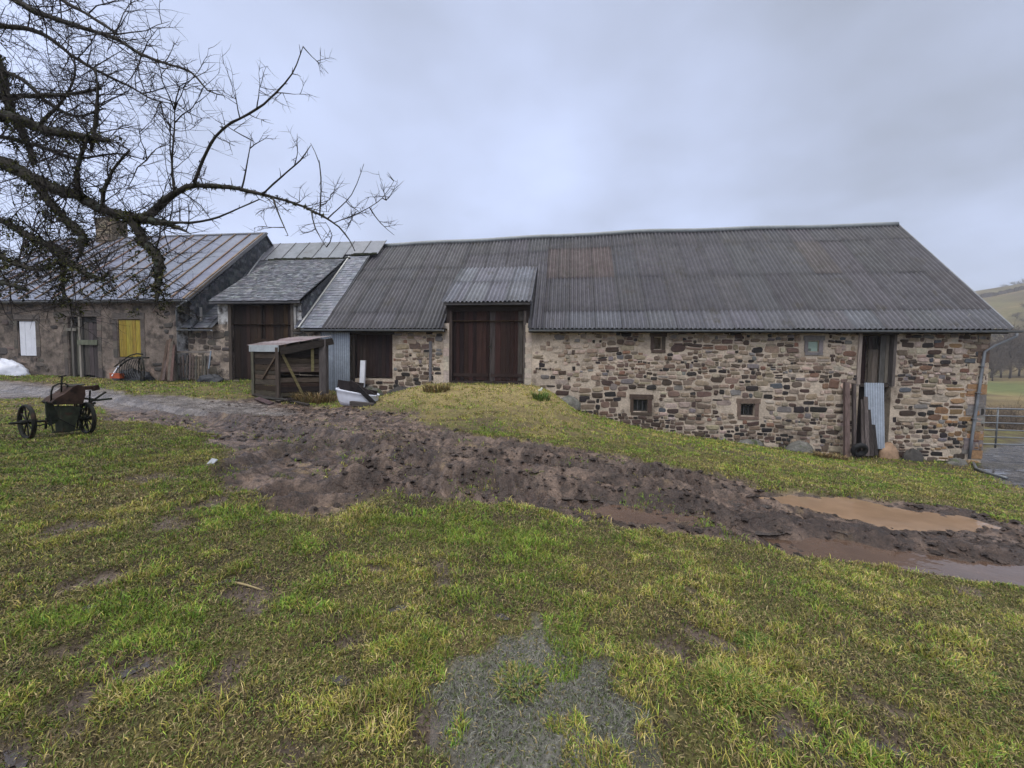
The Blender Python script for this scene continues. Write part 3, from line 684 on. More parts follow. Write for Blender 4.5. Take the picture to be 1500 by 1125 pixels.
for k in (.2, .5, .8): dp.bx(u1_+(u2_-u1_)*k-.06, u1_+(u2_-u1_)*k+.06, -.16, 0, z1_+(z2_-z1_)*k, z1_+(z2_-z1_)*k+.03)
dp.build('downpipe', M['zinc'], g2, True)

# raised doorway with its own little roof
dn = thing('raised_doorway', 'x', 'doorway', B(0, 0, .7)); bpy.data.objects.remove(dn)
dm = MB(); uL, zD = wall(647, 442, -.4); uR, _ = wall(778, 442, -.4); DT = rz(nd)
DUP = NN*(nd+.4)+ZZ*(DT-zD); DL = np.linalg.norm(DUP); DUP = DUP/DL
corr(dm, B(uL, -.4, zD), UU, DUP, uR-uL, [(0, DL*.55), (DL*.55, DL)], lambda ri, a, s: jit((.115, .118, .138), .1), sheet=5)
dm.bx(uR+.01, uR+.045, -.4, -.36, zD-.02, zD+.06, (.2, .2, .22))
dro = dm.build('doorway_roof', M['fibre'], barn, True)
for u in (-1.86, 1.72):
    ck = MB()
    p = [B(u, .04, 2.95), B(u, .04, zD+.3), B(u, nd, DT-.02), B(u, nd, DT-.3)]
    q = [x+UU*.06 for x in p]; ck.add(p+q, [(0, 1, 2, 3), (7, 6, 5, 4), (0, 4, 5, 1), (1, 5, 6, 2), (2, 6, 7, 3), (3, 7, 4, 0)], (.05, .05, .055))
    nn_ = .15
    while nn_ < nd-.3:
        ck.bx(u-.008 if u < 0 else u+.061, u+.0 if u < 0 else u+.075, nn_, nn_+.05, rz(nn_)-.1, zD+.3+(DT-zD-.3)*nn_/nd-.03, (.12, .12, .13)); nn_ += .16
    ck.build('cheek', M['fibre'], dro)
fb = MB(); fb.bx(uL+.05, uR-.05, -.36, -.31, zD-.13, zD-.02, (.1, .095, .095)); fb.bx(-1.9, 1.8, -.31, .1, zD-.1, zD-.07, (.02, .017, .016)); fb.bx(-1.86, 1.78, 0, .12, zD-.34, zD-.1, (.03, .022, .02)); fb.build('fascia', M['woodh'], dro)
dz0, dz1 = .82, zD-.33
DC = [(.018, .01, .0095), (.025, .013, .011), (.013, .0085, .0085), (.034, .018, .015)]
for i, (a, b) in enumerate(((-1.6, .03), (.05, 1.5))):
    lf = MB(); planks(lf, a, b, dz0, dz1, .16, DC if not i else DC+[(.085, .066, .06), (.03, .018, .016)], (.14, .24), raggb=.05)
    o = lf.build('door_leaf', M['wood'], barn)
    bt = MB()
    for zq in (1.0,): bt.bx(a+.04, b-.04, .105, .125, zq, zq+.14, (.035, .023, .02))
    bt.build('batten', M['woodh'], o)
hd = MB(); hd.bx(-.06, .16, .1, .12, 2.28, 2.32, (.1, .09, .085)); hd.bx(.1, .13, .08, .125, 2.2, 2.44, (.12, .1, .09)); hd.build('latch', M['iron'], barn)
fr = MB()
fr.bx(-1.72, -1.6, .02, .2, .7, dz1+.1, (.06, .045, .04)); fr.bx(1.5, 1.62, .02, .2, .7, dz1+.1, (.1, .085, .078)); fr.bx(-1.72, 1.62, .02, .2, dz1, dz1+.12, (.03, .022, .02)); fr.bx(-1.86, -1.72, .03, .2, 3.2, zD-.1, (.03, .022, .02)); fr.bx(1.62, 1.76, .03, .2, 3.2, zD-.1, (.03, .022, .02))
fr.build('door_frame', M['wood'], barn)
sb = MB(); sb.bx(-1.62, 1.5, -.12, .3, .56, .82, (.04, .03, .028)); sb.build('sill_beam', M['woodh'], barn)
# small dark door, grey sheet door
dd = MB(); planks(dd, -6.1, -4.34, .88, 2.84, .2, [(.03, .019, .018), (.022, .015, .015), (.04, .025, .022)], (.14, .2)); dd.bx(-6.2, -6.06, -.02, .2, .7, 2.86, (.035, .028, .025)); dd.bx(-7.7, -4.2, -.03, .2, 2.8, 2.96, (.035, .03, .028)); dd.build('plank_door', M['wood'], barn)
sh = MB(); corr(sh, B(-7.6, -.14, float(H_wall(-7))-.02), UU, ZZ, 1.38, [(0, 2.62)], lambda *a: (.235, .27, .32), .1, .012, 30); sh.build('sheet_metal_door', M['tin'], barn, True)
cd = MB(); u_, z_ = wall(631, 500); cd.bx(u_-.06, u_+.06, -.06, -.025, .75, z_-.0, (.14, .135, .145)); cd.build('cover_board', M['wood'], barn)
# small windows
for (a, b, c, d), bars in ((w1, 2), (w2, 2)):
    f_ = MB(); n_ = .16
    for x in (a, b-.05): f_.bx(x, x+.05, n_, n_+.05, c, d, (.05, .045, .042))
    f_.bx(a+.05, b-.05, n_, n_+.05, c, c+.05, (.06, .055, .05)); f_.bx(a+.05, b-.05, n_, n_+.05, d-.05, d, (.05, .045, .04))
    for k in range(bars): x = a+(b-a)*(k+1)/(bars+1); f_.bx(x-.015, x+.015, n_-.004, n_+.046, c+.05, d-.05, (.08, .08, .085))
    o = f_.build('window', M['wood'], barn)
    g_ = MB(); g_.quad(B(a+.04, n_+.03, c+.04), B(b-.04, n_+.03, c+.04), B(b-.04, n_+.03, d-.04), B(a+.04, n_+.03, d-.04), (.02, .022, .025)); g_.build('pane', M['zinc'] if 0 else mat('dark_glass', (.012, .014, .016), .2, .5), o)
gp = MB(); gp.bx(grn[0]+.01, grn[1]-.01, .05, .08, grn[2]+.01, grn[3]-.01, (.27, .36, .31)); gp.bx(grn[0]+.02, grn[0]+.14, .042, .05, grn[2]+.02, grn[2]+.12, (.1, .12, .1)); tag(gp.build('blocked_window', M['tin'], barn), 'small pale green blocked window')
# right-hand stable door: open loft hatch above, patched bottom
sdm = MB()
planks(sdm, 14.52, 14.95, .95, 2.84, .42, [(.032, .018, .017), (.025, .016, .016)], (.1, .16))
planks(sdm, 14.95, 15.3, .95, 2.3, .3, [(.13, .1, .085), (.1, .08, .07)], (.12, .2)); planks(sdm, 14.95, 15.3, 2.3, 2.84, .34, [(.05, .04, .035)], (.12, .2))
planks(sdm, 15.28, 15.6, 1.0, 2.84, .2, [(.12, .105, .098), (.15, .135, .125)], (.12, .2))
planks(sdm, 14.52, 15.6, -1.9, .9, .32, [(.03, .024, .022), (.04, .03, .027)], (.12, .2))
sdm.bx(14.5, 15.62, .1, .4, .86, .98, (.06, .05, .045)); sdm.build('stable_door', M['wood'], barn)
pf = MB(); pf.bx(14.38, 14.5, -.05, .2, .95, 2.9, (.3, .25, .22)); pf.build('door_post', M['wood'], barn); pf = MB(); pf.bx(15.6, 15.7, -.04, .2, .9, 2.88, (.11, .095, .088)); pf.bx(14.3, 15.75, -.045, .2, 2.86, 2.98, (.06, .05, .045)); pf.build('door_frame', M['wood'], barn)

# ------------------------------------------------------------------ slate range between barn and house
GU = -14.45
rng_ = thing('slate_outbuilding', 'slate roofed cart shed with brown plank door between the house and the barn', 'outbuilding', B(-11, 0, .6))
mu0, mz = wall(318, 441, 0); mu1, _ = wall(441, 441, 0); _, MZ = wall(380, 441, -.3)
nm = findn(381, -10.5); MT = rz(nm); sm = (nm-EN)/cos(AL)
mdoor = (-12.15, -9.15, .66, MZ-.12)
wl = MB(); holewall(wl, GU, -7.75, -.3, 3.25, [(mdoor[0], mdoor[1], mdoor[2], 3.25)], .02, .4)
wl.quad(B(mu0, .02, 3.25), B(mdoor[0], .02, 3.25), B(mdoor[0], .02, MZ), B(mu0, .02, MZ)); wl.quad(B(mdoor[1], .02, 3.25), B(mu1, .02, 3.25), B(mu1, .02, MZ), B(mdoor[1], .02, MZ))
wl.build('wall', M['render'], rng_)
ws = MB()
def oldstone(u, z, w, r): return jit(r.choice([(.09, .075, .062), (.13, .11, .092), (.06, .052, .048), (.16, .135, .11)]), .2)
rubble(ws, GU+.05, -12.25, -.2, 3.0, [], oldstone, 5, (.14, .3), .02, skip=lambda u, z: .35, base=H_wall); rubble(ws, -9.1, -7.8, 0, 3.1, [], oldstone, 6, (.14, .26), .02, skip=lambda u, z: .3, base=H_wall)
ws.build('stone_facing', M['stone'], rng_)
sl_ = MB(); scl = lambda a, s: jit(R.choice([(.08, .085, .1), (.1, .105, .12), (.12, .125, .14), (.065, .07, .083), (.16, .165, .175)]), .2)
dcl = lambda a, s: jit(R.choice([(.07, .078, .095), (.09, .095, .112), (.055, .06, .075)]), .18)

slates(sl_, B(GU, EN, EZ), UU, UPV, lambda s: (0, -13.05-GU), sm+.1, dcl)
slates(sl_, B(-8.75, EN, EZ), UU, UPV, lambda s: (0, .2), sm, dcl)
slates(sl_, B(-8.42, EN, EZ), UU, UPV, lambda s: (0, 1.06), sm+.25, lambda a, s: jit(R.choice([(.15, .16, .19), (.19, .2, .23), (.13, .14, .17)]), .12))
sl_.quad(B(GU, EN+.03, EZ), B(mu0, EN+.03, EZ), B(mu0, nm+.1, rz(nm+.1)-.02), B(GU, nm+.1, rz(nm+.1)-.02), (.05, .055, .065)); sl_.quad(B(-8.78, EN+.03, EZ), B(-7.3, EN+.03, EZ), B(-7.3, nm+.1, rz(nm+.1)-.02), B(-8.78, nm+.1, rz(nm+.1)-.02), (.05, .055, .065))
sl_.quad(B(GU, nm+.1, rz(nm+.1)-.02), B(-7.3, nm+.1, rz(nm+.1)-.02), B(-7.3, EN+RUN*.97, rz(EN+RUN*.97)-.05), B(GU, EN+RUN*.97, rz(EN+RUN*.97)-.05), (.05, .055, .065))
sl_.quad(B(GU, BN, EZ), B(-7.3, BN, EZ), B(-7.3, EN+RUN, EZ+RUN*tan(AL)-.35), B(GU, EN+RUN, EZ+RUN*tan(AL)-.35), (.05, .055, .065))
sro = sl_.build('slate_roof', M['slate'], rng_)
ft = MB(); n0_, n1_ = nm-.02, EN+RUN-.1
u = GU+.1
while u < -6.9:
    w = R.uniform(.85, 1.0); u2 = min(u+w, -6.8); k = n0_ if u2 < -8.4 else nm+.25
    ft.add([B(u, k, rz(k)+.07), B(u2-.01, k, rz(k)+.07), B(u2-.01, n1_, rz(n1_)+.02), B(u, n1_, rz(n1_)+.02)], [(0, 1, 2, 3)], jit((.15, .16, .18), .12))
    ft.beam(B(u2-.01, k, rz(k)+.085), B(u2-.01, n1_, rz(n1_)+.035), .035, .03, (.07, .07, .075)); u = u2
fto = ft.build('tin_roof_strip', M['tin'], rng_)
mo = MB()
u = -13.1
while u < -7.0:
    w = R.uniform(.12, .4); nk = nm if u < -8.6 else nm+.22+.06*(u+8.6); mo.bx(u, u+w, nk-.06, nk+.06, rz(nk)-.01, rz(nk)+R.uniform(.07, .14), jit((.032, .034, .022), .3)); u += w*.9
mo.build('mossy_flashing', M['moss'], rng_)
# raised roof over the cart door
d2 = MB(); de0, de1 = mu0-.15, mu1+.12; D2 = NN*(nm+.3)+ZZ*(MT-MZ); L2 = np.linalg.norm(D2); D2 = D2/L2
tu0, tu1 = -13.0, -8.55
tl = lambda s: (lerp(0, tu0-de0, s/L2), lerp(de1-de0, tu1-de0, s/L2))
slates(d2, B(de0, -.3, MZ+.02), UU, D2, tl, L2, scl, .17, (.12, .28), .014)
d2.add([B(de0, -.3, MZ), B(de1, -.3, MZ), B(tu1, nm, MT-.03), B(tu0, nm, MT-.03)], [(0, 1, 2, 3)], (.05, .055, .06))
d2o = d2.build('cart_door_roof', M['slate'], rng_)
c2 = MB()
for u in (mu1-.02,):
    p = [B(u, .02, 3.0), B(u, .02, MZ-.01), B(tu1, nm, MT-.05), B(tu1, nm, MT-.5)]
    c2.add(p, [(0, 1, 2, 3)], (.06, .062, .07))
    for i in range(14):                                    # slates hung on the cheek
        for j in range(26):
            a = j*.2+(.1 if i % 2 else 0); zq = 3.0+i*.15
            lo, hi = rz(a)-.05, lerp(MZ, MT, min(a/nm, 1))-.05
            if lo < zq < hi and a < nm: uu = u+.02+(tu1-u)*a/nm; c2.bx(uu, uu+.015, a, a+.19, zq, min(zq+.2, hi+.02), jit(R.choice([(.06, .065, .078), (.1, .105, .115), (.16, .165, .17), (.05, .052, .06)]), .2))
p = [B(mu0, .02, 3.0), B(mu0, .02, MZ-.01), B(mu0-.05, nm, MT-.05), B(mu0-.05, nm, MT-.5)]; c2.add(p, [(3, 2, 1, 0)], (.05, .052, .06))
c2.build('cheek', M['slate'], d2o)
fa = MB(); fa.bx(de0, de1, -.3, -.26, MZ-.1, MZ-.005, (.09, .09, .098)); fa.bx(mu0, mu1, -.26, .1, MZ-.08, MZ-.05, (.02, .018, .017)); fa.build('fascia', M['woodh'], d2o)
gutter('gutter', GU-.35, mu0+.06, -.42, 2.97, rng_)
for vl, e_ in ((MB(), 0), (MB(), 1)):
  if e_ == 0: vl.beam(B(-8.5, EN-.05, rz(EN-.05)+.06), B(-8.42, nm+.1, rz(nm+.1)+.06), .07, .05, (.42, .42, .4))
  else: vl.beam(B(-13.15, .95, rz(.95)+.07), B(-13.9, 4.9, rz(4.9)+.07), .05, .05, (.33, .34, .35))
  vl.build('verge_flashing', M['tin'], rng_)
md_ = MB(); planks(md_, mdoor[0], (mdoor[0]+mdoor[1])/2-.02, mdoor[2]+.02, mdoor[3], .16, [(.036, .022, .015), (.026, .017, .013), (.017, .012, .01)], (.14, .22), raggb=.06)
planks(md_, (mdoor[0]+mdoor[1])/2, mdoor[1], mdoor[2]+.02, mdoor[3], .17, [(.045, .026, .016), (.03, .019, .014), (.02, .014, .012)], (.14, .22), raggb=.06)
mdo = md_.build('cart_door', M['wood'], rng_)
bt = MB(); bt.bx(-10.6, mdoor[1], .1, .135, 2.4, 2.52, (.05, .038, .03)); bt.build('batten', M['woodh'], mdo)
mp = MB(); mp.bx(mdoor[0]-.16, mdoor[0], -.02, .2, .5, MZ-.1, (.075, .06, .05)); mp.build('door_post', M['wood'], rng_); mp = MB(); mp.bx(mdoor[1], mdoor[1]+.12, -.02, .2, .5, MZ-.1, (.1, .085, .075)); mp.build('door_post', M['wood'], rng_)
for px in (293, 431): wp = MB(); u_, z_ = wall(px+1, 450, -.05); wp.bx(u_-.05, u_+.05, -.07, -.02, 3.02, z_, (.3, .29, .28)); wp.build('trim_board', M['wood'], rng_)

# ------------------------------------------------------------------ the house
HN = -.5
house = thing('house', 'low stained farmhouse with a battened grey roof, a white and a yellow shutter', 'house', B(-20, HN, .7))
hu1, hz1 = wall(270, 438, HN-.25); hzE = hz1; huR = wall(259, 500, HN)[0]; huL = -27.2
rn, rzh = onU(390, 342, hu1+.15)
HUP = NN*(rn-(HN-.25))+ZZ*(rzh-hzE); HL = np.linalg.norm(HUP); HUP = HUP/HL
def hw(px0, py0, px1, py1): a = wall(px0, py0, HN); b = wall(px1, py1, HN); return (a[0], b[0], b[1], a[1])
hws = hw(26, 470, 54, 522); hys = hw(172, 468, 207, 524); hdo = hw(99, 464, 145, 553)
hb = MB(); holewall(hb, huL, huR, -.2, hzE-.05, [hws, hys, hdo], HN, .25, (.19, .155, .13))
hb.add([B(huR, HN, -.2), B(huR, HN, hzE-.05), B(huR, rn, rzh-.12), B(huR, 2*rn+.7, hzE-.05), B(huR, 2*rn+.7, -.2)], [(0, 1, 2, 3, 4)]); hb.add([B(huL, HN, -.2), B(huL, HN, hzE-.05), B(huL, rn, rzh-.12), B(huL, 2*rn+.7, hzE-.05), B(huL, 2*rn+.7, -.2)], [(4, 3, 2, 1, 0)])
hb.quad(B(huL, 2*rn+.7, -.2), B(huR, 2*rn+.7, -.2), B(huR, 2*rn+.7, hzE), B(huL, 2*rn+.7, hzE))
hb.build('wall', M['render'], house)
hs = MB()
def hstone(u, z, w, r): return jit(r.choice([(.06, .052, .047), (.085, .07, .06), (.11, .088, .073), (.045, .04, .038)]), .2)
rubble(hs, huL, huR-.02, .2, hzE-.3, [hws, hys, hdo], hstone, 21, (.16, .34), HN+.004, skip=lambda u, z: .84, base=H_wall)
hs.build('stone_facing', M['stone'], house)
for (a, b, c, d) in (hws, hys, hdo):
    hs = MB(); hs.bx(a-.25, b+.25, HN-.02, HN+.1, d+.012, d+.3, (.1, .085, .075))
    for x in (a-.26, b+.012):
        zq = c
        while zq < d-.05: h = R.uniform(.25, .5); hs.bx(x, x+.24+R.uniform(-.04, .0), HN-.018, HN+.1, zq, min(zq+h-.015, d), jit(R.choice([(.085, .072, .064), (.13, .105, .088)]), .2)); zq += h
    hs.build('stone_surround', M['stone'], house)
# slates hung on the gable above the lower roof
gs = MB(); 
gs.add([B(hu1+.02, .0, 3.2), B(hu1+.02, 0, hzE-.02), B(hu1+.02, rn, rzh-.06), B(hu1+.02, 2*rn, hzE)], [(0, 1, 2, 3)], (.055, .06, .07))
for i in range(34):
    for j in range(60):
        a = -.5+j*.19+(.09 if i % 2 else 0); zq = 2.9+i*.16
        hi = hzE+(rzh-hzE)*min((a+.6)/(rn+.6), (2*rn-a)/(rn+.1))-.12
        if zq < hi and zq > rz(min(a, EN+RUN))-.3: gs.bx(hu1+.03, hu1+.045, a, a+.18, zq, min(zq+.2, hi+.02), jit(R.choice([(.055, .06, .07), (.085, .09, .1), (.12, .125, .132), (.045, .05, .058)]), .2))
gs.build('slate_cladding', M['slate'], house)
hr = MB(); HO = B(huL-.2, HN-.25, hzE); HLEN = hu1+.15-(huL-.2); nb = 15; wv = HLEN/nb
hnr = np.cross(UU, HUP); hnr /= np.linalg.norm(hnr)
for i in range(nb):
    for s0, s1 in ((0, .33*HL), (.33*HL, .68*HL), (.68*HL, HL)):
        l0 = .012+R.uniform(0, .006); c = jit((.14, .152, .2), .12)
        a0, a1 = i*wv+.01, (i+1)*wv-.01
        hr.add([HO+UU*a0+HUP*s0+hnr*l0, HO+UU*a1+HUP*s0+hnr*l0, HO+UU*a1+HUP*(s1+.05)+hnr*.002, HO+UU*a0+HUP*(s1+.05)+hnr*.002], [(0, 1, 2, 3)], c)
hr.quad(HO-hnr*.03, HO+UU*HLEN-hnr*.03, HO+UU*HLEN+HUP*HL-hnr*.03, HO+HUP*HL-hnr*.03, (.05, .05, .055))
hr.quad(B(huL-.2, 2*rn+.7, hzE), B(hu1+.15, 2*rn+.7, hzE), B(hu1+.15, rn, rzh), B(huL-.2, rn, rzh), (.15, .15, .17))
hro = hr.build('roof', M['tin'], house)
for i in range(nb+1):
    b_ = MB(); a = i*wv; dx = R.uniform(-.03, .03); b_.beam(HO+UU*(a+dx)+HUP*.1+hnr*.035, HO+UU*(a-dx)+HUP*(HL-.02)+hnr*.035, .075, .045, jit((.17, .12, .085), .2)); b_.build('batten', M['woodh'], hro)
b_ = MB(); b_.beam(HO+UU*(HLEN-.18)+HUP*.0+hnr*.035, HO+UU*(HLEN-.18)+HUP*HL+hnr*.035, .09, .05, (.22, .16, .11)); b_.build('batten', M['woodh'], hro)
hv = MB(); hv.beam(HO+UU*(HLEN+.02)-HUP*.02, HO+UU*(HLEN+.02)+HUP*HL, .04, .16, (.16, .16, .17)); hv.bx(huL-.3, hu1+.2, rn-.08, rn+.08, rzh-.02, rzh+.05, (.25, .26, .28)); hv.bx(huL-.2, hu1+.1, HN-.22, HN-.18, hzE-.16, hzE-.02, (.07, .07, .075)); hv.build('verge', M['tin'], hro)
hg = gutter('gutter', huL-.2, hu1+.15, HN-.32, hzE-.05, house)
hd_ = MB(); u_, z_ = wall(258, 445, HN-.1); hd_.tube([B(hu1+.1, HN-.32, hzE-.12), B(u_+.05, HN-.12, hzE-.35), B(u_, HN-.1, hzE-.5), B(u_, HN-.1, 3.05)], .035, 8, (.3, .3, .3)); hd_.build('downpipe', M['steel'], hg, True)
cu, cz_ = wall(160, 330, rn+.0); cw_ = 30*20/600*1.25
ch = MB(); cu = lerp(huL, hu1, .385); 
for px in np.arange(huL, hu1, .05):
    if abs(proj(B(px, rn, rzh))[0]-160) < 3: cu = px
ch.bx(cu-.55, cu+.55, rn-.4, rn+.5, rzh-.6, rzh+.98, (.2, .165, .12)); ch.bx(cu-.62, cu+.62, rn-.47, rn+.57, rzh+.98, rzh+1.08, (.16, .14, .11))
cho = ch.build('chimney', M['render'], hro)
cs = MB(); rubble(cs, cu-.54, cu+.54, rzh-.3, rzh+.96, [], lambda u, z, w, r: jit(r.choice([(.22, .18, .13), (.16, .13, .1), (.25, .2, .15)]), .2), 3, (.14, .24), rn-.4); cs.build('chimney_stone', M['stone'], cho)
# shutters and door
ss = MB(); a, b, c, d = hws
planks(ss, a+.03, b-.03, c+.03, d-.02, HN+.07, [(.7, .71, .76)], (.3, .33), raggb=.004, gap=.006)
for k in range(3): 
    for x in (a+.15, b-.15): ss.bx(x-.02, x+.02, HN+.025, HN+.04, c+(d-c)*(.08+.42*k), c+(d-c)*(.08+.42*k)+.03, (.4, .4, .42))
tag(ss.build('shutter', M['white'] , house), 'white closed shutter')
ssf = bpy.data.objects[house.children[-1].name] if False else None
ys = MB(); a, b, c, d = hys; planks(ys, a+.02, b-.02, c+.03, d-.02, HN+.07, [(.33, .235, .025), (.26, .18, .025), (.38, .27, .03), (.3, .22, .03)], (.15, .2), raggb=.03); tag(ys.build('shutter', M['yellow'], house), 'worn yellow plank shutter')
od = MB(); a, b, c, d = hdo
planks(od, a, b, c, d-.25, HN+.1, [(.06, .056, .05), (.085, .08, .072), (.05, .047, .043), (.11, .102, .09)], (.16, .28), raggb=.12, raggt=.3); od.bx(a, b, HN+.1, HN+.14, d-.25, d, (.03, .03, .03))
odo = od.build('plank_door', M['wood'], house)
o2 = MB(); o2.bx(a+.62, a+.72, HN-.04, HN+.06, c-.1, d+.02, (.24, .22, .19)); o2.bx(a+.2, a+.3, HN-.03, HN+.05, c, d-.1, (.13, .12, .11)); o2.bx(a+.55, b+.05, HN-.06, HN-.04, c+1.55, c+1.78, (.12, .13, .095)); o2.bx(a-.05, a+.5, HN-.05, HN-.03, c+2.2, c+2.35, (.16, .15, .13)); o2.build('loose_boards', M['wood'], odo)

# ------------------------------------------------------------------ lean-to shed against the barn
gA, gB_, gC = gat(373, 577), gat(409, 586), gat(476, 585)
YA, YB, YC = gA[1], gB_[1], gC[1]
tA, tB, tC = onY(371, 506, YA), onY(410, 506, YB), onY(478, 494, YC); tD = tA+tC-tB; gD = np.array([tD[0], tD[1], gA[2]])
shed = thing('plank_shed', 'low plank shed with rusty tin roof and cross braces in front of the barn', 'shed', gB_)
SC = [(.034, .027, .021), (.05, .04, .03), (.022, .017, .014), (.042, .029, .021), (.07, .057, .042)]
def hplanks(mb, g0, g1, t0, t1, nrm, cols, h=(.15, .24), t=.03):
    d = g1-g0; L = np.hypot(d[0], d[1]); e_ = np.array([d[0], d[1], 0])/L; z = min(g0[2], g1[2])-.05; top = max(t0[2], t1[2])
    while z < top-.03:
        hh = R.uniform(*h); z1 = min(z+hh-R.uniform(.006, .03), top); a0 = 0; a1 = L
        if t0[2] < z1 < t1[2]: a0 = L*(z1-t0[2])/(t1[2]-t0[2]+1e-6)
        if t1[2] < z1 < t0[2]: a1 = L*(1-(z1-t1[2])/(t0[2]-t1[2]+1e-6))
        o = R.uniform(-.008, .008)
        if a1-a0 > .1 and R.random() > .06: mb.obox(g0*[1, 1, 0]+ZZ*(z+R.uniform(-.012, .012))+e_*a0+nrm*o, e_*(a1-a0), nrm*t, ZZ*(z1-z), jit(R.choice(cols), .25))
        z += hh
def hnorm(p, q): d = q-p; n_ = np.array([d[1], -d[0], 0]); return n_/np.linalg.norm(n_)
nAB, nBC = hnorm(gA, gB_), hnorm(gB_, gC)
w_ = MB(); hplanks(w_, gA, gB_, tA-ZZ*.1, tB-ZZ*.1, nAB, SC); hplanks(w_, gB_, gC, tB-ZZ*.12, tC-ZZ*.3, nBC, SC); hplanks(w_, gC, gD, tC-ZZ*.12, tD-ZZ*.12, hnorm(gC, gD), SC); hplanks(w_, gD, gA, tD-ZZ*.12, tA-ZZ*.12, hnorm(gD, gA), SC)
w_.build('plank_wall', M['woodh'], shed)
def brace(p, q, w=.09, col=(.13, .1, .06), nm_='brace', off=nBC*.07): b = MB(); b.beam(p+off, q+off, w, .04, col, np.cross(q-p, off)); return b.build(nm_, M['woodh'], shed)
brace(lerp(gB_, gC, .02)*[1, 1, 0]+ZZ*(tB[2]-.1), lerp(gB_, gC, .52)*[1, 1, 0]+ZZ*(gB_[2]+.1), .09, (.15, .125, .06))
brace(lerp(gB_, gC, .0)*[1, 1, 0]+ZZ*(tB[2]-.35), lerp(gA, gB_, .4)*[1, 1, 0]+ZZ*(gB_[2]+.75), .07, (.09, .065, .045), off=nAB*.07)
brace(lerp(gB_, gC, .72)*[1, 1, 0]+ZZ*(tC[2]-.45), lerp(gB_, gC, .72)*[1, 1, 0]+ZZ*(gC[2]+1.1), .1, (.17, .15, .07))
for g_, t_, w, c in ((gC, tC, .26, (.085, .075, .072)), (gA, tA, .1, (.1, .095, .07)), (gB_, tB, .12, (.07, .055, .045))):
    b = MB(); b.obox(g_-np.array([w/2, w/2+.06, .1]), (w, 0, 0), (0, w, 0), (0, 0, t_[2]-g_[2]+.02), c); b.build('post', M['wood'], shed)
b = MB(); b.beam(tB+nBC*.08-ZZ*.22, tC+(tC-tB)*.14+nBC*.08-ZZ*.2, .26, .16, (.032, .026, .022), ZZ); b.build('beam', M['woodh'], shed)
rf = MB(); RE = (tC-tB)*1.12; al_ = (tA-tB); al_ = al_/np.linalg.norm(al_); ru = RE/np.linalg.norm(RE)
K_ = 24; LA = np.linalg.norm(tA-tB)+.35
for i in range(5):
    a0, a1 = i/5, (i+1)/5+.02; c = jit((.23, .19, .185) if i % 2 else (.16, .125, .115), .2)
    vs = [tB-ru*.12+al_*(-.15+LA*q/K_)+RE*s_+ZZ*(.03+.018*sin(q*2.2)+.012*(i % 2)) for s_ in (a0, a1) for q in range(K_+1)]
    rf.add(vs, [(q, q+1, K_+2+q, K_+1+q) for q in range(K_)], c)
rfo = rf.build('tin_roof', M['tin'], shed, True)
fs_ = MB(); fs_.obox(tA+nAB*.09-ZZ*.24+(tA-tB)*.06, (tB-tA)*1.1, nAB*.02, ZZ*.25, (.34, .37, .38)); fs_.build('fascia_sheet', M['tin'], shed)

for i, (p, q, w) in enumerate((((372, 580), (412, 589), .16), ((385, 586), (440, 590), .12), ((420, 591), (470, 588), .14), ((395, 583), (452, 595), .1), ((376, 586), (398, 591), .18))):
    b = MB(); P_, Q_ = gat(*p)+ZZ*(.06+.05*(i % 3)), gat(*q)+ZZ*(.05+.04*(i % 2)); b.beam(P_, Q_, w, .05, jit((.05, .042, .036), .4)); tag(b.build('rotten_board', M['woodh']), 'rotten dark board lying on the ground before the plank shed', 'board', 'rotten boards by the shed')
# ------------------------------------------------------------------ loose things along the walls
def loose_board(name, label, cat, px0, py0, px1, py1, n0, n1, w, t, col, group=None, material='wood'):
    u0, z0 = wall(px0, py0, n0); u1, z1 = wall(px1, py1, n1); b = MB(); p, q = B(u0, n0, z0), B(u1, n1, z1)
    b.beam(p, q, w, t, col); o = b.build(name, M[material]); return tag(o, label, cat, group)
for i, (a, b_, x0, x1) in enumerate(((236, 558, 246, 498), (242, 558, 250, 496), (247, 557, 252, 500), (251, 558, 255, 505), (239, 557, 245, 520))):
    loose_board('leaning_board', 'narrow weathered board leaning on the house wall left of the slatted hurdle', 'board', a, b_, x0, x1, HN-.55-.04*i, HN-.07-.03*i, .13, .03, jit((.1, .075, .06), .35), 'boards leaning on the house wall')
hu = thing('slatted_hurdle', 'grey wooden slatted hurdle standing against the outbuilding wall', 'hurdle', B(*[wall(285, 556, -.5)[0], -.5, wall(285, 556, -.5)[1]]))
(ua_, za_), (ub_, zb_) = wall(259, 556, -.5), wall(309, 515, -.5)
for k, zq in enumerate((za_+.12, (za_+zb_)/2, zb_-.08)):
    b = MB(); b.bx(ua_+.05, ub_-.05, -.5, -.46, zq, zq+.1, (.17, .15, .135) if k == 2 else (.1, .085, .075)); b.build('rail', M['woodh'], hu)
for k in range(11):
    u = lerp(ua_+.08, ub_-.16, k/10); b = MB(); b.beam(B(u, -.53, za_+R.uniform(.0, .1)), B(u+R.uniform(-.04, .09), -.52, zb_-R.uniform(.12, .25)), .075, .025, jit((.12, .1, .088), .3)); b.build('slat', M['wood'], hu)
loose_board('metal_bar', 'thin pale blue metal bar leaning at the hurdle', 'bar', 306, 540, 309, 514, -.6, -.5, .04, .04, (.25, .3, .36), None, 'tin')
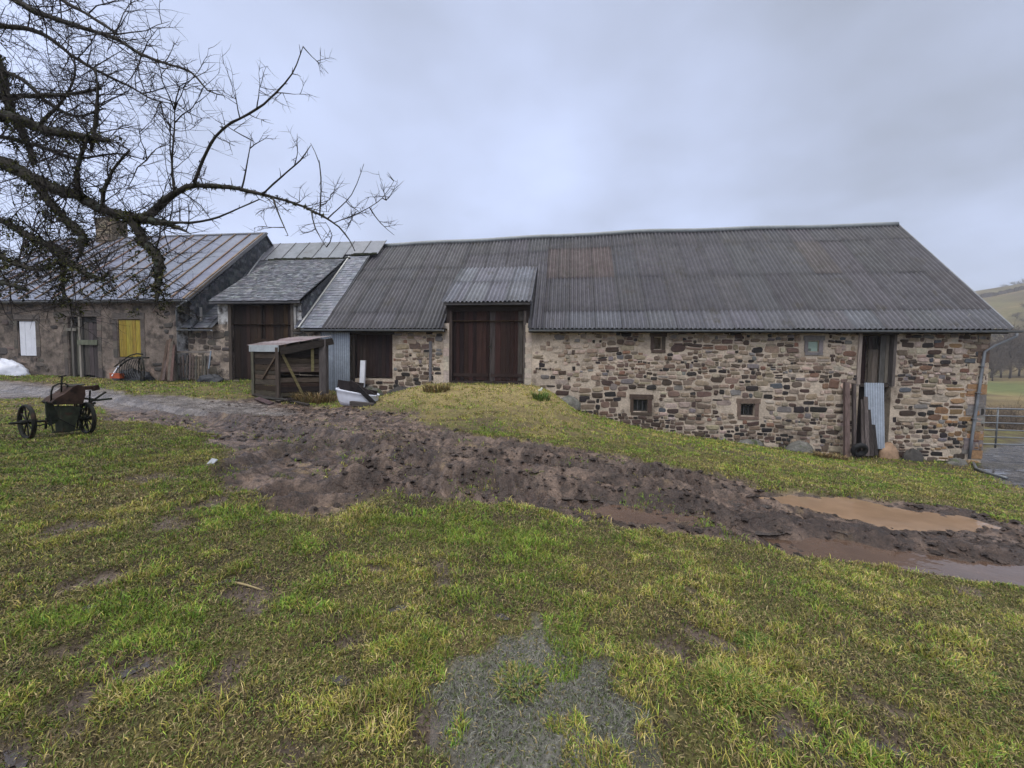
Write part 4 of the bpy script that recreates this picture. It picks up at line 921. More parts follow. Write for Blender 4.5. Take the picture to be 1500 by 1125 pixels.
# old hay rake: big thin wheel and curved draw bars under the yellow shutter
rk = gat(200, 557); rake = thing('hay_rake', 'old dark iron hay rake with curved bars below the yellow shutter', 'hay rake', rk)
def hp(px, py, n): u, z = wall(px, py, n); return B(u, n, z)
cw = hp(207, 543, -1.1); b = MB(); b.ring(cw, NN*.8+UU*.5, .62, .03, 36, 6); b.build('wheel', M['iron'], rake, True)
wh = rake.children[-1]; b = MB()
ax_ = (NN*.8+UU*.5); ax_ /= np.linalg.norm(ax_); s1 = np.cross(ax_, ZZ)
for k in range(10): t = 2*pi*k/10; b.tube([cw, cw+(ZZ*cos(t)+s1*sin(t))*.61], .012, 5)
b.build('spokes', M['iron'], wh)
b = MB(); b.tube([hp(168, 537, -1), hp(178, 529, -1), hp(190, 521, -1), hp(200, 518, -1), hp(209, 519, -1)], .03, 6); b.build('draw_bar', M['iron'], rake, True)
b = MB(); b.tube([hp(172, 540, -1.1), hp(184, 529, -1.1), hp(196, 524, -1.1), hp(218, 524, -1.1)], .038, 6); b.build('draw_bar', M['iron'], rake, True)
for k in range(9):
    x = 176+k*3.4; b = MB(); b.tube([hp(x, 527, -1), hp(x-4, 536, -1.25), hp(x-5, 546, -1.25), hp(x-1, 554, -1.1)], .012, 5); b.build('tine', M['iron'], rake, True)
b = MB(); g0 = gat(193, 557)
for i in range(9):
    for j in range(13): pass
def mound(name, label, cat, c, rx, ry, h, material, col, seed=1, yaw=0, rough=.18, seg=(10, 22), under=.05, group=None):
    b = MB(); r = random.Random(seed); vs = []; cr, sr = cos(yaw), sin(yaw)
    for i in range(seg[0]+1):
        ph = (pi/2+.25)*i/seg[0]
        for j in range(seg[1]):
            t = 2*pi*j/seg[1]; k = 1+rough*(2*float(fbm(np.array([2.1*cos(t)+ph*1.7+seed*3.1]), np.array([2.1*sin(t)+seed*5.7+ph]), seed, 4)[0])-1)*2
            x, y, z = rx*sin(ph)*cos(t)*k, ry*sin(ph)*sin(t)*k, h*cos(ph)*k
            vs.append((c[0]+x*cr-y*sr, c[1]+x*sr+y*cr, c[2]+z-under))
    n_ = seg[1]; fs = [(i*n_+j, (i+1)*n_+j, (i+1)*n_+(j+1) % n_, i*n_+(j+1) % n_) for i in range(seg[0]) for j in range(n_)]
    b.add(vs, fs, col); o = b.build(name, material, None, True); return tag(o, label, cat, group)
M['tarp'] = mat('dark_tarpaulin', (.028, .03, .036), .55, .4, ((4, .6, 1.4),), (7, .7, .06))
mound('tarpaulin', 'dark blue grey tarpaulin heaped behind the hay rake', 'tarpaulin', hp(194, 555, -.75), .8, .35, .5, M['tarp'], (0, 0, 0), 4, 0, .32)
mound('white_tarpaulin', 'white plastic sheet heap at the foot of the house at the left edge', 'tarpaulin', hp(2, 546, -1.0), 1.05, .5, .6, M['plastic'], (0, 0, 0), 9, 0, .2)
ob = thing('plastic_crate', 'small orange plastic crate by the hay rake', 'crate', hp(168, 554, -1.3)); b = MB(); p = hp(161, 554, -1.3); b.obox(p, UU*.5, NN*.35, ZZ*.03); 
for q, e1, e2 in ((p, UU*.5, NN*.03), (p+NN*.32, UU*.5, NN*.03), (p+NN*.03, UU*.03, NN*.29), (p+UU*.47+NN*.03, UU*.03, NN*.29)): b.obox(q+ZZ*.03, e1, e2, ZZ*.19)
b.build('body', M['orange'], ob); b = MB(); b.tube([p+UU*-.01+ZZ*.2, p+UU*.51+ZZ*.21], .02, 6); b.build('rim', M['orange'], ob)
loose_board('white_stick', 'short white stick propped in the orange crate', 'stick', 164, 551, 174, 536, -1.32, -1.15, .05, .04, (.7, .72, .72), None, 'white')
mound('dark_sack', 'black sack slumped at the foot of the hurdle', 'sack', hp(307, 556, -.75), .5, .22, .26, M['tarp'], (0, 0, 0), 14, 0, .3)

# white bath used as a trough, with dark boards thrown over it
tb = gat(518, 593); TY = tb[1]
tub = thing('bath_tub', 'old white bath tub under dark boards beside the grey sheet door', 'bath tub', tb)
e1 = onY(547, 583, TY)-onY(488, 577, TY); Lx = np.linalg.norm(e1); e1 = e1/Lx; e2 = np.array([-e1[1], e1[0], 0]); e2 /= np.linalg.norm(e2); cb = onY(518, 592, TY)+e2*.38
b = MB(); vs = []; NS = 28
for k, (sx, sy, z) in enumerate(((.5, .34, -.12), (.57, .38, .06), (.61, .4, .3), (.62, .41, .5), (.65, .44, .54), (.63, .42, .56), (.57, .36, .52), (.52, .3, .2), (.3, .2, .14))):
    for i in range(NS):
        t = 2*pi*i/NS; c_, s_ = cos(t), sin(t); x = abs(c_)**.55*(1 if c_ > 0 else -1)*sx*Lx*.8; y = abs(s_)**.6*(1 if s_ > 0 else -1)*sy
        vs.append(cb+e1*x+e2*y+ZZ*(z*.66*(1-.3*x/Lx)))
b.add(vs, [(k*NS+i, k*NS+(i+1) % NS, (k+1)*NS+(i+1) % NS, (k+1)*NS+i) for k in range(8) for i in range(NS)]+[tuple(range(NS))[::-1], tuple(range(8*NS, 9*NS))]); b.build('basin', M['plastic'], tub, True)
b = MB(); b.tube([vs[5*NS+i]+ZZ*.005 for i in range(NS)]+[vs[5*NS]+ZZ*.005], .018, 6); b.build('rim', M['plastic'], tub, True)
DK = (.022, .019, .018)
for i, (p, q, w, dy) in enumerate((((495, 563), (532, 568), .3, .25), ((524, 567), (549, 592), .13, -.28), ((500, 569), (552, 577), .2, .32), ((512, 560), (551, 582), .16, .1))):
    b = MB(); P_, Q_ = onY(*p, TY+.2+dy), onY(*q, TY+.2+dy*.8); b.beam(P_, Q_, w, .07, jit(DK, .3), np.cross(Q_-P_, e2)); tag(b.build('dark_board', M['wood']), 'dark wet board thrown across the white bath tub', 'board', 'boards over the bath tub')
b = MB(); P_ = onY(512, 594, TY-.35); b.obox(P_, e1*.72, e2*.2, ZZ*.13, (.075, .065, .06)); tag(b.build('timber_block', M['woodh']), 'short brown timber lying in front of the white bath tub', 'timber')
pb = MB(); u0, z0 = wall(527, 567, -.35); u1, z1 = wall(534, 528, -.25); pb.obox(B(u0, -.4, z0), UU*.22, NN*.1, B(u0, -.28, z1)-B(u0, -.4, z0), (.55, .57, .62)); tag(pb.build('white_post', M['white']), 'upright white post leaning at the dark plank door', 'post')

# right-hand doorway clutter
loose_board('leaning_post', 'thick brown post leaning at the left side of the stable door', 'post', 1240, 672, 1240, 560, -.55, -.12, .16, .12, (.14, .1, .09), None)
loose_board('leaning_post', 'thin dark post leaning between the thick brown post and the stable door', 'post', 1251, 668, 1251, 562, -.42, -.1, .1, .1, (.085, .07, .066), None)
for i, (x0, y0, x1, y1, w, c) in enumerate(((1265, 668, 1264, 585, .15, (.085, .07, .065)), (1271, 668, 1268, 581, .13, (.12, .1, .095)), (1278, 668, 1272, 600, .14, (.045, .038, .036)), (1284, 667, 1279, 622, .12, (.03, .026, .025)))):
    loose_board('broken_board', 'broken dark board leaning against the tin sheet in the stable doorway', 'board', x0, y0, x1, y1, -.5-.03*i, -.16-.03*i, w, .03, c, 'boards in the stable doorway')
ts = MB(); u0, z1 = wall(1265, 564, -.08); u1, z0 = wall(1292, 655, -.2)
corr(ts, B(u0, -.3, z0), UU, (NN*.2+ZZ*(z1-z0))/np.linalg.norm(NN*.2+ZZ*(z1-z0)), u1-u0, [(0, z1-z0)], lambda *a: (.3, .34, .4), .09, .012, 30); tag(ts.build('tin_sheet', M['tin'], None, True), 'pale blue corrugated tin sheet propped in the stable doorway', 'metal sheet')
ty = thing('old_tyre', 'black rubber tyre on the ground under the leaning posts', 'tyre', gat(1259, 668)); b = MB(); c = hp(1259, 659, -.75); b.ring(c, NN+ZZ*.35, .2, .085, 30, 10, flat=1.1); b.build('tread', M['rubber'], ty, True); b = MB(); b.ring(c, NN+ZZ*.35, .125, .022, 26, 6); b.build('bead', M['rubber'], ty, True)
def rock(px, py, rx, ry, h, label, seed, n=-.4, mat_='rock', col=(0, 0, 0), yaw=0):
    c = hp(px, py, n); c = np.array([c[0], c[1], float(HZ(c[0], c[1]))]); return mound('boulder', label, 'boulder', c, rx, ry, h, M[mat_], col, seed, yaw, .14, (9, 18), .04)
rock(832, 608, .48, .36, .42, 'grey lichened boulder at the foot of the grassy ramp', 31, -.95)
rock(1172, 660, .5, .3, .42, 'mossy boulder at the wall foot left of the leaning posts', 32, -.45)
rock(1098, 650, .55, .22, .26, 'flat dark boulder at the wall foot below the right small window', 33, -.35)
M['ochrerock'] = mat('ochre_rock', (.3, .2, .13), .85, .3, ((5, .7, 1.3),), (18, .7, .03)); M['darkrock'] = mat('dark_rock', (.06, .055, .05), .85, .3, ((5, .7, 1.3),), (18, .7, .03))
rock(1302, 666, .36, .22, .62, 'tan rounded boulder beside the stable doorway', 34, -.25, 'ochrerock')
rock(1338, 668, .36, .18, .45, 'dark tilted boulder between the stable door and the corner', 35, -.35, 'darkrock')
rock(1400, 674, .4, .2, .28, 'low boulder in the grass by the barn corner', 36, -.3)
rock(590, 584, .75, .25, .5, 'dark foundation boulder left of the ramp under the cover board', 37, -.12, 'darkrock'); rock(545, 578, .5, .22, .4, 'grey boulder at the wall foot behind the bath tub', 38, -.1)
pp = MB(); pp.tube([gat(1421, 673)+ZZ*.06, gat(1430, 688)+ZZ*.05, gat(1445, 695)+ZZ*.05, gat(1474, 703)+ZZ*.05], .045, 8); tag(pp.build('drain_pipe', M['steel'], None, True), 'pale grey drain pipe lying on the ground from the barn corner', 'pipe')

# gate and land at the right
gn = 1.5; gate = thing('field_gate', 'galvanised steel bar gate beyond the right corner of the barn', 'gate', B(19.1, gn, -1.6))
(_, gz1), (_, gz0) = wall(1470, 599, gn), wall(1470, 651, gn)
for k in range(6):
    b = MB(); zq = lerp(gz0, gz1, k/5); b.tube([B(19.15, gn, zq), B(23.6, gn, zq)], .025 if 0 < k < 5 else .032, 6); b.build('rail', M['steel'], gate, True)
for u in (19.12, 20.6, 22.1, 23.6): b = MB(); b.tube([B(u, gn+.001, gz0-.15), B(u, gn+.001, gz1+.05)], .03, 6); b.build('upright', M['steel'], gate, True)
for u, lb in ((18.98, 'thin steel gate post tight to the barn corner'), (23.8, 'wooden gate post at the free end of the steel gate')):
    b = MB(); b.tube([B(u, gn, -3), B(u, gn, gz1+.3)], .06, 8, (.1, .085, .075)); tag(b.build('gate_post', M['steel'] if u < 20 else M['wood'], None, True), lb, 'post')

def twigs(mb, p, d, L, r, depth, rr, col, droop=0.0, sides=3, kids=(3, 5), spread=.75, up=.15):
    n = 4 if depth else 3; pts = [np.array(p)]; d = np.array(d)/np.linalg.norm(d); rad = [r]
    for i in range(n):
        d = d+np.array([rr.gauss(0, .16), rr.gauss(0, .16), rr.gauss(0, .14)+up*.3-droop*.1]); d /= np.linalg.norm(d); pts.append(pts[-1]+d*L/n); rad.append(r*(1-.72*(i+1)/n))
    mb.tube(pts, rad, sides, col, False)
    if depth:
        for k in range(rr.randint(*kids)):
            t = rr.uniform(.2, 1)*n; i = min(int(t), n-1); q = lerp(pts[i], pts[i+1], t-i); dd = d*.55+np.array([rr.gauss(0, spread), rr.gauss(0, spread), rr.gauss(0, spread*.8)+up])
            twigs(mb, q, dd, L*rr.uniform(.45, .75), r*.55, depth-1, rr, col, droop, sides, kids, spread, up)
def bare_tree(name, label, cat, base, h, seed, group=None, dens=7, thick=.02):
    rr = random.Random(seed); t = thing(name, label, cat, base, group); b = MB(); base = np.array(base)
    pts = [base-ZZ*.3, base+ZZ*h*.2+UU*h*.01, base+ZZ*h*.45, base+ZZ*h*.7]; b.tube(pts, [h*.019, h*.015, h*.011, h*.006], 7, (.05, .045, .04)); b.build('trunk', M['farbark'], t, True)
    c = MB()
    for k in range(dens):
        z = rr.uniform(.12, .7); a = rr.uniform(0, 2*pi); twigs(c, base+ZZ*h*z, (cos(a)*.8, sin(a)*.8, rr.uniform(.5, 1.1)), h*rr.uniform(.28, .46)*(1.15-.4*z), h*.011, 3, rr, (.06, .05, .045), 0, 3, (4, 6), .6)
    o = c.build('crown', M['farbark'], t); o['kind'] = 'stuff'; return t
def farpt(px, Y): p = onY(px, 540, Y); return np.array([p[0], p[1], float(farz(np.array([p[0]]), np.array([p[1]]))[0])])
t0 = bare_tree('bare_tree', 'bare misty tree in the valley wood behind the gate', 'tree', farpt(1452, 112), 10.5, 3, 'bare trees across the valley', 15)
rr = random.Random(5)
for i, (px, Y) in enumerate(((1467, 118), (1480, 110), (1493, 120), (1507, 113), (1524, 121), (1542, 112), (1436, 117), (1460, 140), (1487, 150), (1512, 146), (1474, 156), (1500, 138), (1445, 148), (1530, 140), (1455, 104), (1489, 160), (1466, 152))):
    c = copytree(t0, farpt(px, Y)-np.array(t0.location)); c.rotation_euler[2] = rr.uniform(0, 6.28); s_ = rr.uniform(.55, 1.2); c.scale = (s_*1.15, s_*1.15, s_)
for i, (px, Y, h) in enumerate(((1463, 430, .6), (1470, 432, .42), (1479, 436, .85), (1486, 434, .6), (1493, 438, 1.0), (1503, 436, .9), (1520, 436, .8))):
    c = copytree(t0, farpt(px, Y)-np.array(t0.location)); c.rotation_euler[2] = rr.uniform(0, 6.28); c.scale = (h*1.3, h*1.3, h); c['label'] = 'small bare tree on the skyline of the pasture hill'; c['group'] = 'bare trees on the hilltop'
for i in range(16):
    c = copytree(t0, farpt(1420+i*8.5+rr.uniform(-5, 5), rr.uniform(210, 330))-np.array(t0.location)); k = rr.uniform(.18, .42); c.rotation_euler[2] = rr.uniform(0, 6.28); c.scale = (k*1.7, k*1.7, k); c['label'] = 'small brown scrub bush dotted on the pasture hillside'; c['category'] = 'bush'; c['group'] = 'scrub on the hillside'
def shrub(label, base, h, seed, group, n=26, name='bramble_bush'):
    rr = random.Random(seed); c = MB(); base = np.array(base)
    for k in range(n):
        a = rr.uniform(0, 2*pi); q = rr.uniform(0, h*.9); twigs(c, base+np.array([cos(a)*q, sin(a)*q, -.1]), (rr.gauss(0, .5), rr.gauss(0, .5), 1), h*rr.uniform(.6, 1.1), .016, 2, rr, jit((.085, .06, .045), .3), .2, 3, (4, 6), .7)
    return tag(c.build(name, M['farbark'], None), label, 'bush', group)
for i, (px, Y) in enumerate(((1445, 27), (1462, 29), (1478, 26), (1495, 30), (1512, 27), (1530, 31))):
    p = farpt(px, Y); p[2] = float(H0(p[0], p[1])) if p[0] < 26 else p[2]; shrub('brown leafless bramble bush behind the steel gate', p-ZZ*.1, 1.5, 50+i, 'bramble bushes behind the gate')
hw_ = MB()
pts = [farpt(px, 335) for px in np.linspace(1380, 1640, 60)]
for p in pts: 
    for k in range(3): hw_.obox(p+np.array([R.uniform(-2, 2), R.uniform(-1, 1), -.4]), (3.2, .4, R.uniform(-.2, .2)), (0, 1, 0), (0, 0, R.uniform(2.2, 4.2)), (.05, .042, .032))
tag(hw_.build('field_hedge', M['farbark']), 'dark hedge line crossing the pasture hill', 'hedge')
bare_tree('bare_tree', 'leafless tree top showing above the house roof at the left edge', 'tree', np.array([*onY(8, 500, 34)[:2], .6]), 10.6, 8, None, 10)

# ------------------------------------------------------------------ old planter machine on iron wheels
WL, WR = onY(39, 611, 7.4), onY(127, 611, 8.14)
av = WR-WL; AXL = np.hypot(av[0], av[1]); av = np.array([av[0], av[1], 0])/AXL; fv = np.array([-av[1], av[0], 0])
for Wp in (WL, WR): Wp[2] = float(HZ(Wp[0], Wp[1]))+.31
pl = thing('horse_drawn_planter', 'rusty dark iron planting machine on two spoked wheels standing on the left grass', 'planter', (WL+WR)/2*[1, 1, 0]+ZZ*float(HZ(*((WL+WR)/2)[:2])))
def pk(px, py, f=0.0):
    c = WL+fv*f; d = ray(px, py); return EYE+d*(((c-EYE) @ fv)/(d @ fv))
for c in (WL, WR):
    b = MB(); b.ring(c, av, .3, .024, 32, 6, flat=1.5); w = b.build('wheel', M['iron'], pl, True)
    b = MB(); b.tube([c-av*.07, c+av*.07], .045, 10); b.build('hub', M['iron'], w, True)
    b = MB()
    for k in range(8): t = 2*pi*k/8+.2; b.tube([c, c+(ZZ*cos(t)+fv*sin(t))*.3], .011, 5)
    b.build('spokes', M['iron'], w)
def part(name, fn, smooth=False): b = MB(); fn(b); return b.build(name, M[{'hopper': 'rust', 'funnel': 'olive', 'side_plate': 'olive', 'lid': 'olive', 'seat_bar': 'rust', 'shaft': 'olive'}.get(name, 'iron')], pl, smooth)
part('axle', lambda b: b.tube([WL-av*.2, WR+av*.08], .022, 8), True)
part('axle_bar', lambda b: b.beam(WL-av*.2-ZZ*.01+fv*.06, WR+fv*.06, .03, .03))
def prism(b, pts, f0, f1):
    n = len(pts); vs = [pk(*p)+fv*f0 for p in pts]+[pk(*p)+fv*f1 for p in pts]
    b.add(vs, [tuple(range(n)), tuple(range(n, 2*n))[::-1]]+[(i, i+n, (i+1) % n+n, (i+1) % n) for i in range(n)])
part('hopper', lambda b: prism(b, [(68, 589), (72, 592), (114, 591), (118, 578), (117, 566), (107, 563), (100, 566), (88, 576), (76, 582)], -.2, .22))
part('funnel', lambda b: prism(b, [(82, 595), (112, 595), (108, 612), (103, 631), (86, 632), (84, 613)], -.16, .12))
for xx in (85, 109): part('hopper_strut', lambda b: b.tube([pk(xx, 590), pk(xx+1, 602)], .012, 5))
part('lid', lambda b: b.beam(pk(99, 566, .0), pk(119, 563, .0), .34, .02, side=fv))
part('spring', lambda b: [b.ring(pk(121, 604+3*q), (0, 0, 1), .03, .007, 12, 5) for q in range(7)])
part('chain_rod', lambda b: (b.tube([pk(70, 600), pk(78, 632, -.1)], .012, 5), b.tube([pk(110, 606, -.1), pk(136, 590, -.1)], .012, 5), b.tube([pk(84, 612, -.17), pk(112, 626, -.17)], .01, 5)))
part('side_plate', lambda b: prism(b, [(66, 588), (76, 588), (82, 604), (84, 618), (72, 624), (67, 606)], -.02, .02))
part('guard_loop', lambda b: b.tube([pk(75, 588, -.1), pk(75, 574, -.1), pk(78, 566, -.1), (pk(86, 562, -.05)), pk(95, 562), pk(100, 565), pk(97, 572)], .014, 6), True)
part('lever_rod', lambda b: (b.tube([pk(90, 582), pk(90, 562), pk(91, 551)], .014, 6), b.tube([pk(86, 552), pk(97, 550)], .014, 6)), True)
part('seat_bar', lambda b: (b.beam(pk(106, 569), pk(137, 568), .07, .06, side=ZZ), b.beam(pk(135, 569), pk(144, 567), .1, .09, side=ZZ)))
for a, c in (((117, 570), (118, 606)), ((132, 572), (130, 604)), ((112, 592), (122, 630)), ((138, 590), (128, 612))): part('upright', lambda b: b.tube([pk(*a, .03), pk(*c, .03)], .015, 6), True)
part('steering_lever', lambda b: b.tube([pk(124, 600, -.05), pk(134, 588, -.05), pk(155, 574, -.05)], .02, 6), True)
for a, c in (((113, 583), (137, 585)), ((133, 587), (164, 584)), ((112, 596), (140, 590))): part('shaft', lambda b: b.beam(pk(*a, .15), pk(*c, .15), .03, .04))
part('sole_plate', lambda b: (b.beam(pk(77, 633, -.1), pk(101, 632, -.1), .09, .03), b.beam(pk(104, 630, .05), pk(122, 629, .05), .05, .03)))
part('drag_hook', lambda b: (b.tube([pk(47, 624), pk(60, 623), pk(70, 620), pk(84, 618)], .012, 5), b.tube([pk(68, 612), pk(67, 628)], .018, 5)), True)
part('gear_frame', lambda b: [b.tube([pk(x0, 598), pk(x1, 628)], .013, 5) for x0, x1 in ((116, 113), (123, 120), (118, 128), (128, 116))], True)

# ------------------------------------------------------------------ big old apple tree reaching in from the left
tree = thing('apple_tree', 'bare mossy old apple tree reaching in from the left edge', 'tree', np.array([-8.9, 5.3, float(H0(-8.9, 5.3))]))
tb_ = np.array([-8.9, 5.3, float(H0(-8.9, 5.3))])
b = MB(); top = onY(-215, 180, 5.3)
b.tube([tb_-ZZ*.2, tb_+ZZ*.25+UU*.02, tb_+ZZ*1.1+UU*.05, lerp(tb_+ZZ*1.1, top, .5), top, onY(-240, 20, 5.4), onY(-220, -90, 5.5)], [.46, .34, .28, .26, .24, .18, .13], 14); b.build('trunk', M['bark'], tree, True)
LIM = [
 ([(-215, 215, 27), (-60, 226, 24), (0, 238, 20), (40, 256, 18), (80, 276, 15), (116, 288, 15), (144, 304, 14), (180, 316, 13), (208, 320, 11), (240, 296, 8), (264, 278, 7), (288, 272, 6), (340, 275, 5), (384, 285, 4), (432, 298, 3.2), (472, 316, 2.7), (496, 332, 2), (512, 352, 1.5), (520, 368, 1)], 5.3, 4.5, 1.0),
 ([(284, 268, 3.6), (296, 236, 3.3), (316, 200, 3), (340, 180, 2.8), (376, 160, 2.4), (404, 136, 2), (428, 108, 1.4), (444, 68, .8)], 4.8, 4.4, .3),
 ([(208, 320, 10), (240, 326, 7), (262, 334, 4), (280, 343, 1)], 4.9, 4.6, 1),
 ([(190, 318, 11), (212, 356, 10), (232, 380, 10), (231, 412, 8), (230, 430, 5), (229, 447, 1.5)], 4.95, 4.6, 1.9),
 ([(-215, 150, 25), (-50, 165, 18), (0, 168, 16), (32, 176, 13), (72, 192, 10), (120, 200, 8), (160, 206, 4)], 5.4, 5.0, 1.2),
 ([(-230, -60, 16), (-100, -40, 11), (0, -12, 8), (40, 12, 7), (72, 24, 6), (100, 34, 5.5), (144, 48, 4.5), (176, 60, 4), (208, 80, 3.5), (240, 92, 3), (280, 106, 2.4), (304, 132, 1.6), (328, 140, .9)], 5.4, 4.8, .4),
 ([(20, -60, 6), (92, 0, 4), (120, 16, 3.6), (152, 36, 3.2), (172, 50, 3)], 5.3, 5.0, .2),
 ([(-230, 20, 12), (-100, 28, 8), (0, 38, 5.5), (40, 42, 5), (72, 56, 4.5), (104, 80, 4), (136, 100, 3.4), (168, 116, 2.8), (200, 132, 2.2), (224, 146, 1.6), (256, 152, .8)], 5.6, 5.2, .3),
 ([(-215, 235, 18), (-60, 308, 10), (0, 322, 8), (28, 337, 8), (55, 353, 8), (82, 364, 10), (93, 382, 8), (91, 400, 5), (93, 425, 4), (93, 446, 1)], 5.2, 4.7, 1.7),
 ([(90, 376, 6), (120, 398, 5.5), (150, 408, 4), (160, 395, 2)], 4.75, 4.5, 1.6),
 ([(-100, 330, 9), (0, 375, 7), (27, 388, 6), (52, 395, 5), (70, 392, 3)], 5.0, 4.7, 1.2),
 ([(-100, 390, 7), (0, 413, 5), (38, 424, 3.5)], 4.9, 4.7, 1.3),
 ([(44, 262, 8), (75, 298, 7), (100, 325, 9), (120, 345, 9), (118, 372, 4)], 5.1, 4.8, 1.9),
 ([(-100, 150, 8), (0, 142, 6), (60, 140, 5), (100, 138, 4), (148, 130, 2.5)], 5.5, 5.2, .4),
 ([(133, 222, 4), (137, 205, 4), (140, 170, 3.5), (143, 140, 3), (140, 100, 2.2)], 5.1, 5.1, .4),
 ([(118, 290, 6), (112, 262, 5), (118, 230, 4), (128, 200, 3)], 5.0, 5.0, 1.2),
 ([(150, 310, 5), (152, 280, 4.5), (165, 250, 3), (190, 220, 2)], 5.0, 4.9, .8),
 ([(20, 172, 9), (8, 130, 9), (0, 95, 8), (-20, 50, 8)], 5.4, 5.5, 1.6),
 ([(20, 172, 7), (40, 210, 6), (50, 240, 5)], 5.4, 5.2, 1.2),
 ([(256, 284, 3), (252, 240, 2.5), (256, 180, 1.5), (255, 150, .8)], 4.85, 4.8, .2),
 ([(468, 316, 2), (470, 280, 1.8), (468, 240, 1.2), (455, 210, .7)], 4.55, 4.4, .1),
 ([(384, 285, 2.5), (420, 252, 2), (440, 235, 1.5), (455, 213, .8)], 4.7, 4.5, .1),
 ([(480, 320, 1.6), (515, 285, 1.2), (533, 240, .6)], 4.5, 4.4, .1),
 ([(490, 326, 1.4), (530, 310, 1.2), (560, 290, .9), (577, 265, .5)], 4.5, 4.3, .1),
 ([(236, 325, 4), (280, 326, 3), (320, 318, 2.5), (350, 305, 2), (380, 292, 1.5)], 4.7, 4.7, .2),
 ([(354, 276, 2.2), (360, 250, 1.6), (368, 205, .8)], 4.75, 4.6, .1),
 ([(400, 290, 2.4), (410, 318, 1.6), (422, 345, .7)], 4.6, 4.5, .2),
 ([(456, 308, 2), (462, 335, 1.4), (478, 362, .6)], 4.5, 4.4, .2),
 ([(-60, 100, 7), (20, 110, 5), (70, 150, 4), (110, 170, 3), (150, 160, 1.5)], 5.5, 5.3, .3),
 ([(0, 200, 5), (60, 215, 4), (110, 232, 3), (170, 225, 2), (215, 235, 1)], 5.4, 5.1, .3),
 ([(60, 180, 4), (90, 150, 3), (110, 110, 2), (105, 70, 1)], 5.3, 5.3, .3),
]
rt = random.Random(17); tw = MB(); MV = []; MC = []
def mosstuft(p, rr_, n, sz):
    for k in range(n):
        d = np.array([rt.gauss(0, 1), rt.gauss(0, 1), rt.gauss(0, 1)]); d /= np.linalg.norm(d); q = p+d*rr_*rt.uniform(.7, 1.25)
        s1 = np.array([rt.gauss(0, 1), rt.gauss(0, 1), rt.gauss(0, 1)])*sz; s2 = np.array([rt.gauss(0, 1), rt.gauss(0, 1), rt.gauss(0, 1)-.5])*sz
        MV.extend([q, q+s1, q+s2]); c = rt.choice([(.03, .036, .012), (.05, .056, .016), (.085, .085, .024), (.022, .022, .012), (.014, .014, .009)]); MC.extend([c]*3)
for pts, y0, y1, ms in LIM:
    n = len(pts); P_ = []; r_ = []
    for i, (px, py, rp) in enumerate(pts):
        Y = lerp(y0, y1, i/(n-1)); P_.append(onY(px, py, Y)); r_.append(rp*Y/F*(.47 if rp > 12 else .57))
    # smooth and roughen the line
    Q = []; rq = []
    for i in range(n-1):
        a, b1, c1, d1 = P_[max(i-1, 0)], P_[i], P_[i+1], P_[min(i+2, n-1)]; L = np.linalg.norm(c1-b1); k = max(2, int(L/.09))
        for j in range(k):
            t = j/k; p = .5*((2*b1)+(-a+c1)*t+(2*a-5*b1+4*c1-d1)*t*t+(-a+3*b1-3*c1+d1)*t**3); rr_ = lerp(r_[i], r_[i+1], t)
            Q.append(p+np.array([rt.gauss(0, 1), rt.gauss(0, 1), rt.gauss(0, 1)])*rr_*.13); rq.append(rr_*rt.uniform(.88, 1.14))
    Q.append(P_[-1]); rq.append(r_[-1])
    b = MB(); b.tube(Q, rq, 8 if rq[0] > .03 else 6, (.03, .026, .02)); b.build('branch', M['bark'], tree, True)
    for i, p in enumerate(Q):
        pr = proj(p); inview = -60 < pr[0] < 600 and -60 < pr[1] < 470
        if not inview: continue
        if ms > .25 and rq[i] > .012: mosstuft(p, rq[i]*1.08, int(64*ms*(rq[i]/.045)**.8)+6, .012+.085*rq[i])
        if ms > 1.1 and rt.random() < (.75 if ms > 1.5 else .3):
            for k in range(4): mosstuft(p+np.array([rt.gauss(0, .08), rt.gauss(0, .08), rt.gauss(0, .09)-.03]), .045, 26, .016)
        d = Q[min(i+1, len(Q)-1)]-Q[max(i-1, 0)]; d = d/(np.linalg.norm(d)+1e-9); dense = 1.0 if pr[0] < 260 else .62
        for k in range((2 if pr[0] < 260 else 1)+(rt.random() < .35)):
            if rt.random() > dense*.8: continue
            v = np.array([rt.gauss(0, 1), rt.gauss(0, .6), rt.gauss(0, 1)]); v -= d*(v @ d)*.6; v = v/np.linalg.norm(v)+d*.35+ZZ*(.3 if rt.random() < .6 else -.45)
            L = rt.choice([.07, .1, .16, .28, .42, .6])*(1.0 if pr[0] < 260 else .62)
            twigs(tw, p, v, L, min(.009, .0048+L*.008), 2 if L > .25 else (1 if L > .12 else 0), rt, (.03, .026, .024), 0, 3, (3, 5), .7, .12)
o = tw.build('twigs', M['twig'], tree); o['kind'] = 'stuff'
MV = np.array(MV); o = npmesh('moss', MV, np.arange(len(MV)), np.full(len(MV)//3, 3), np.array(MC), M['moss'], False, None, tree); o['kind'] = 'stuff'

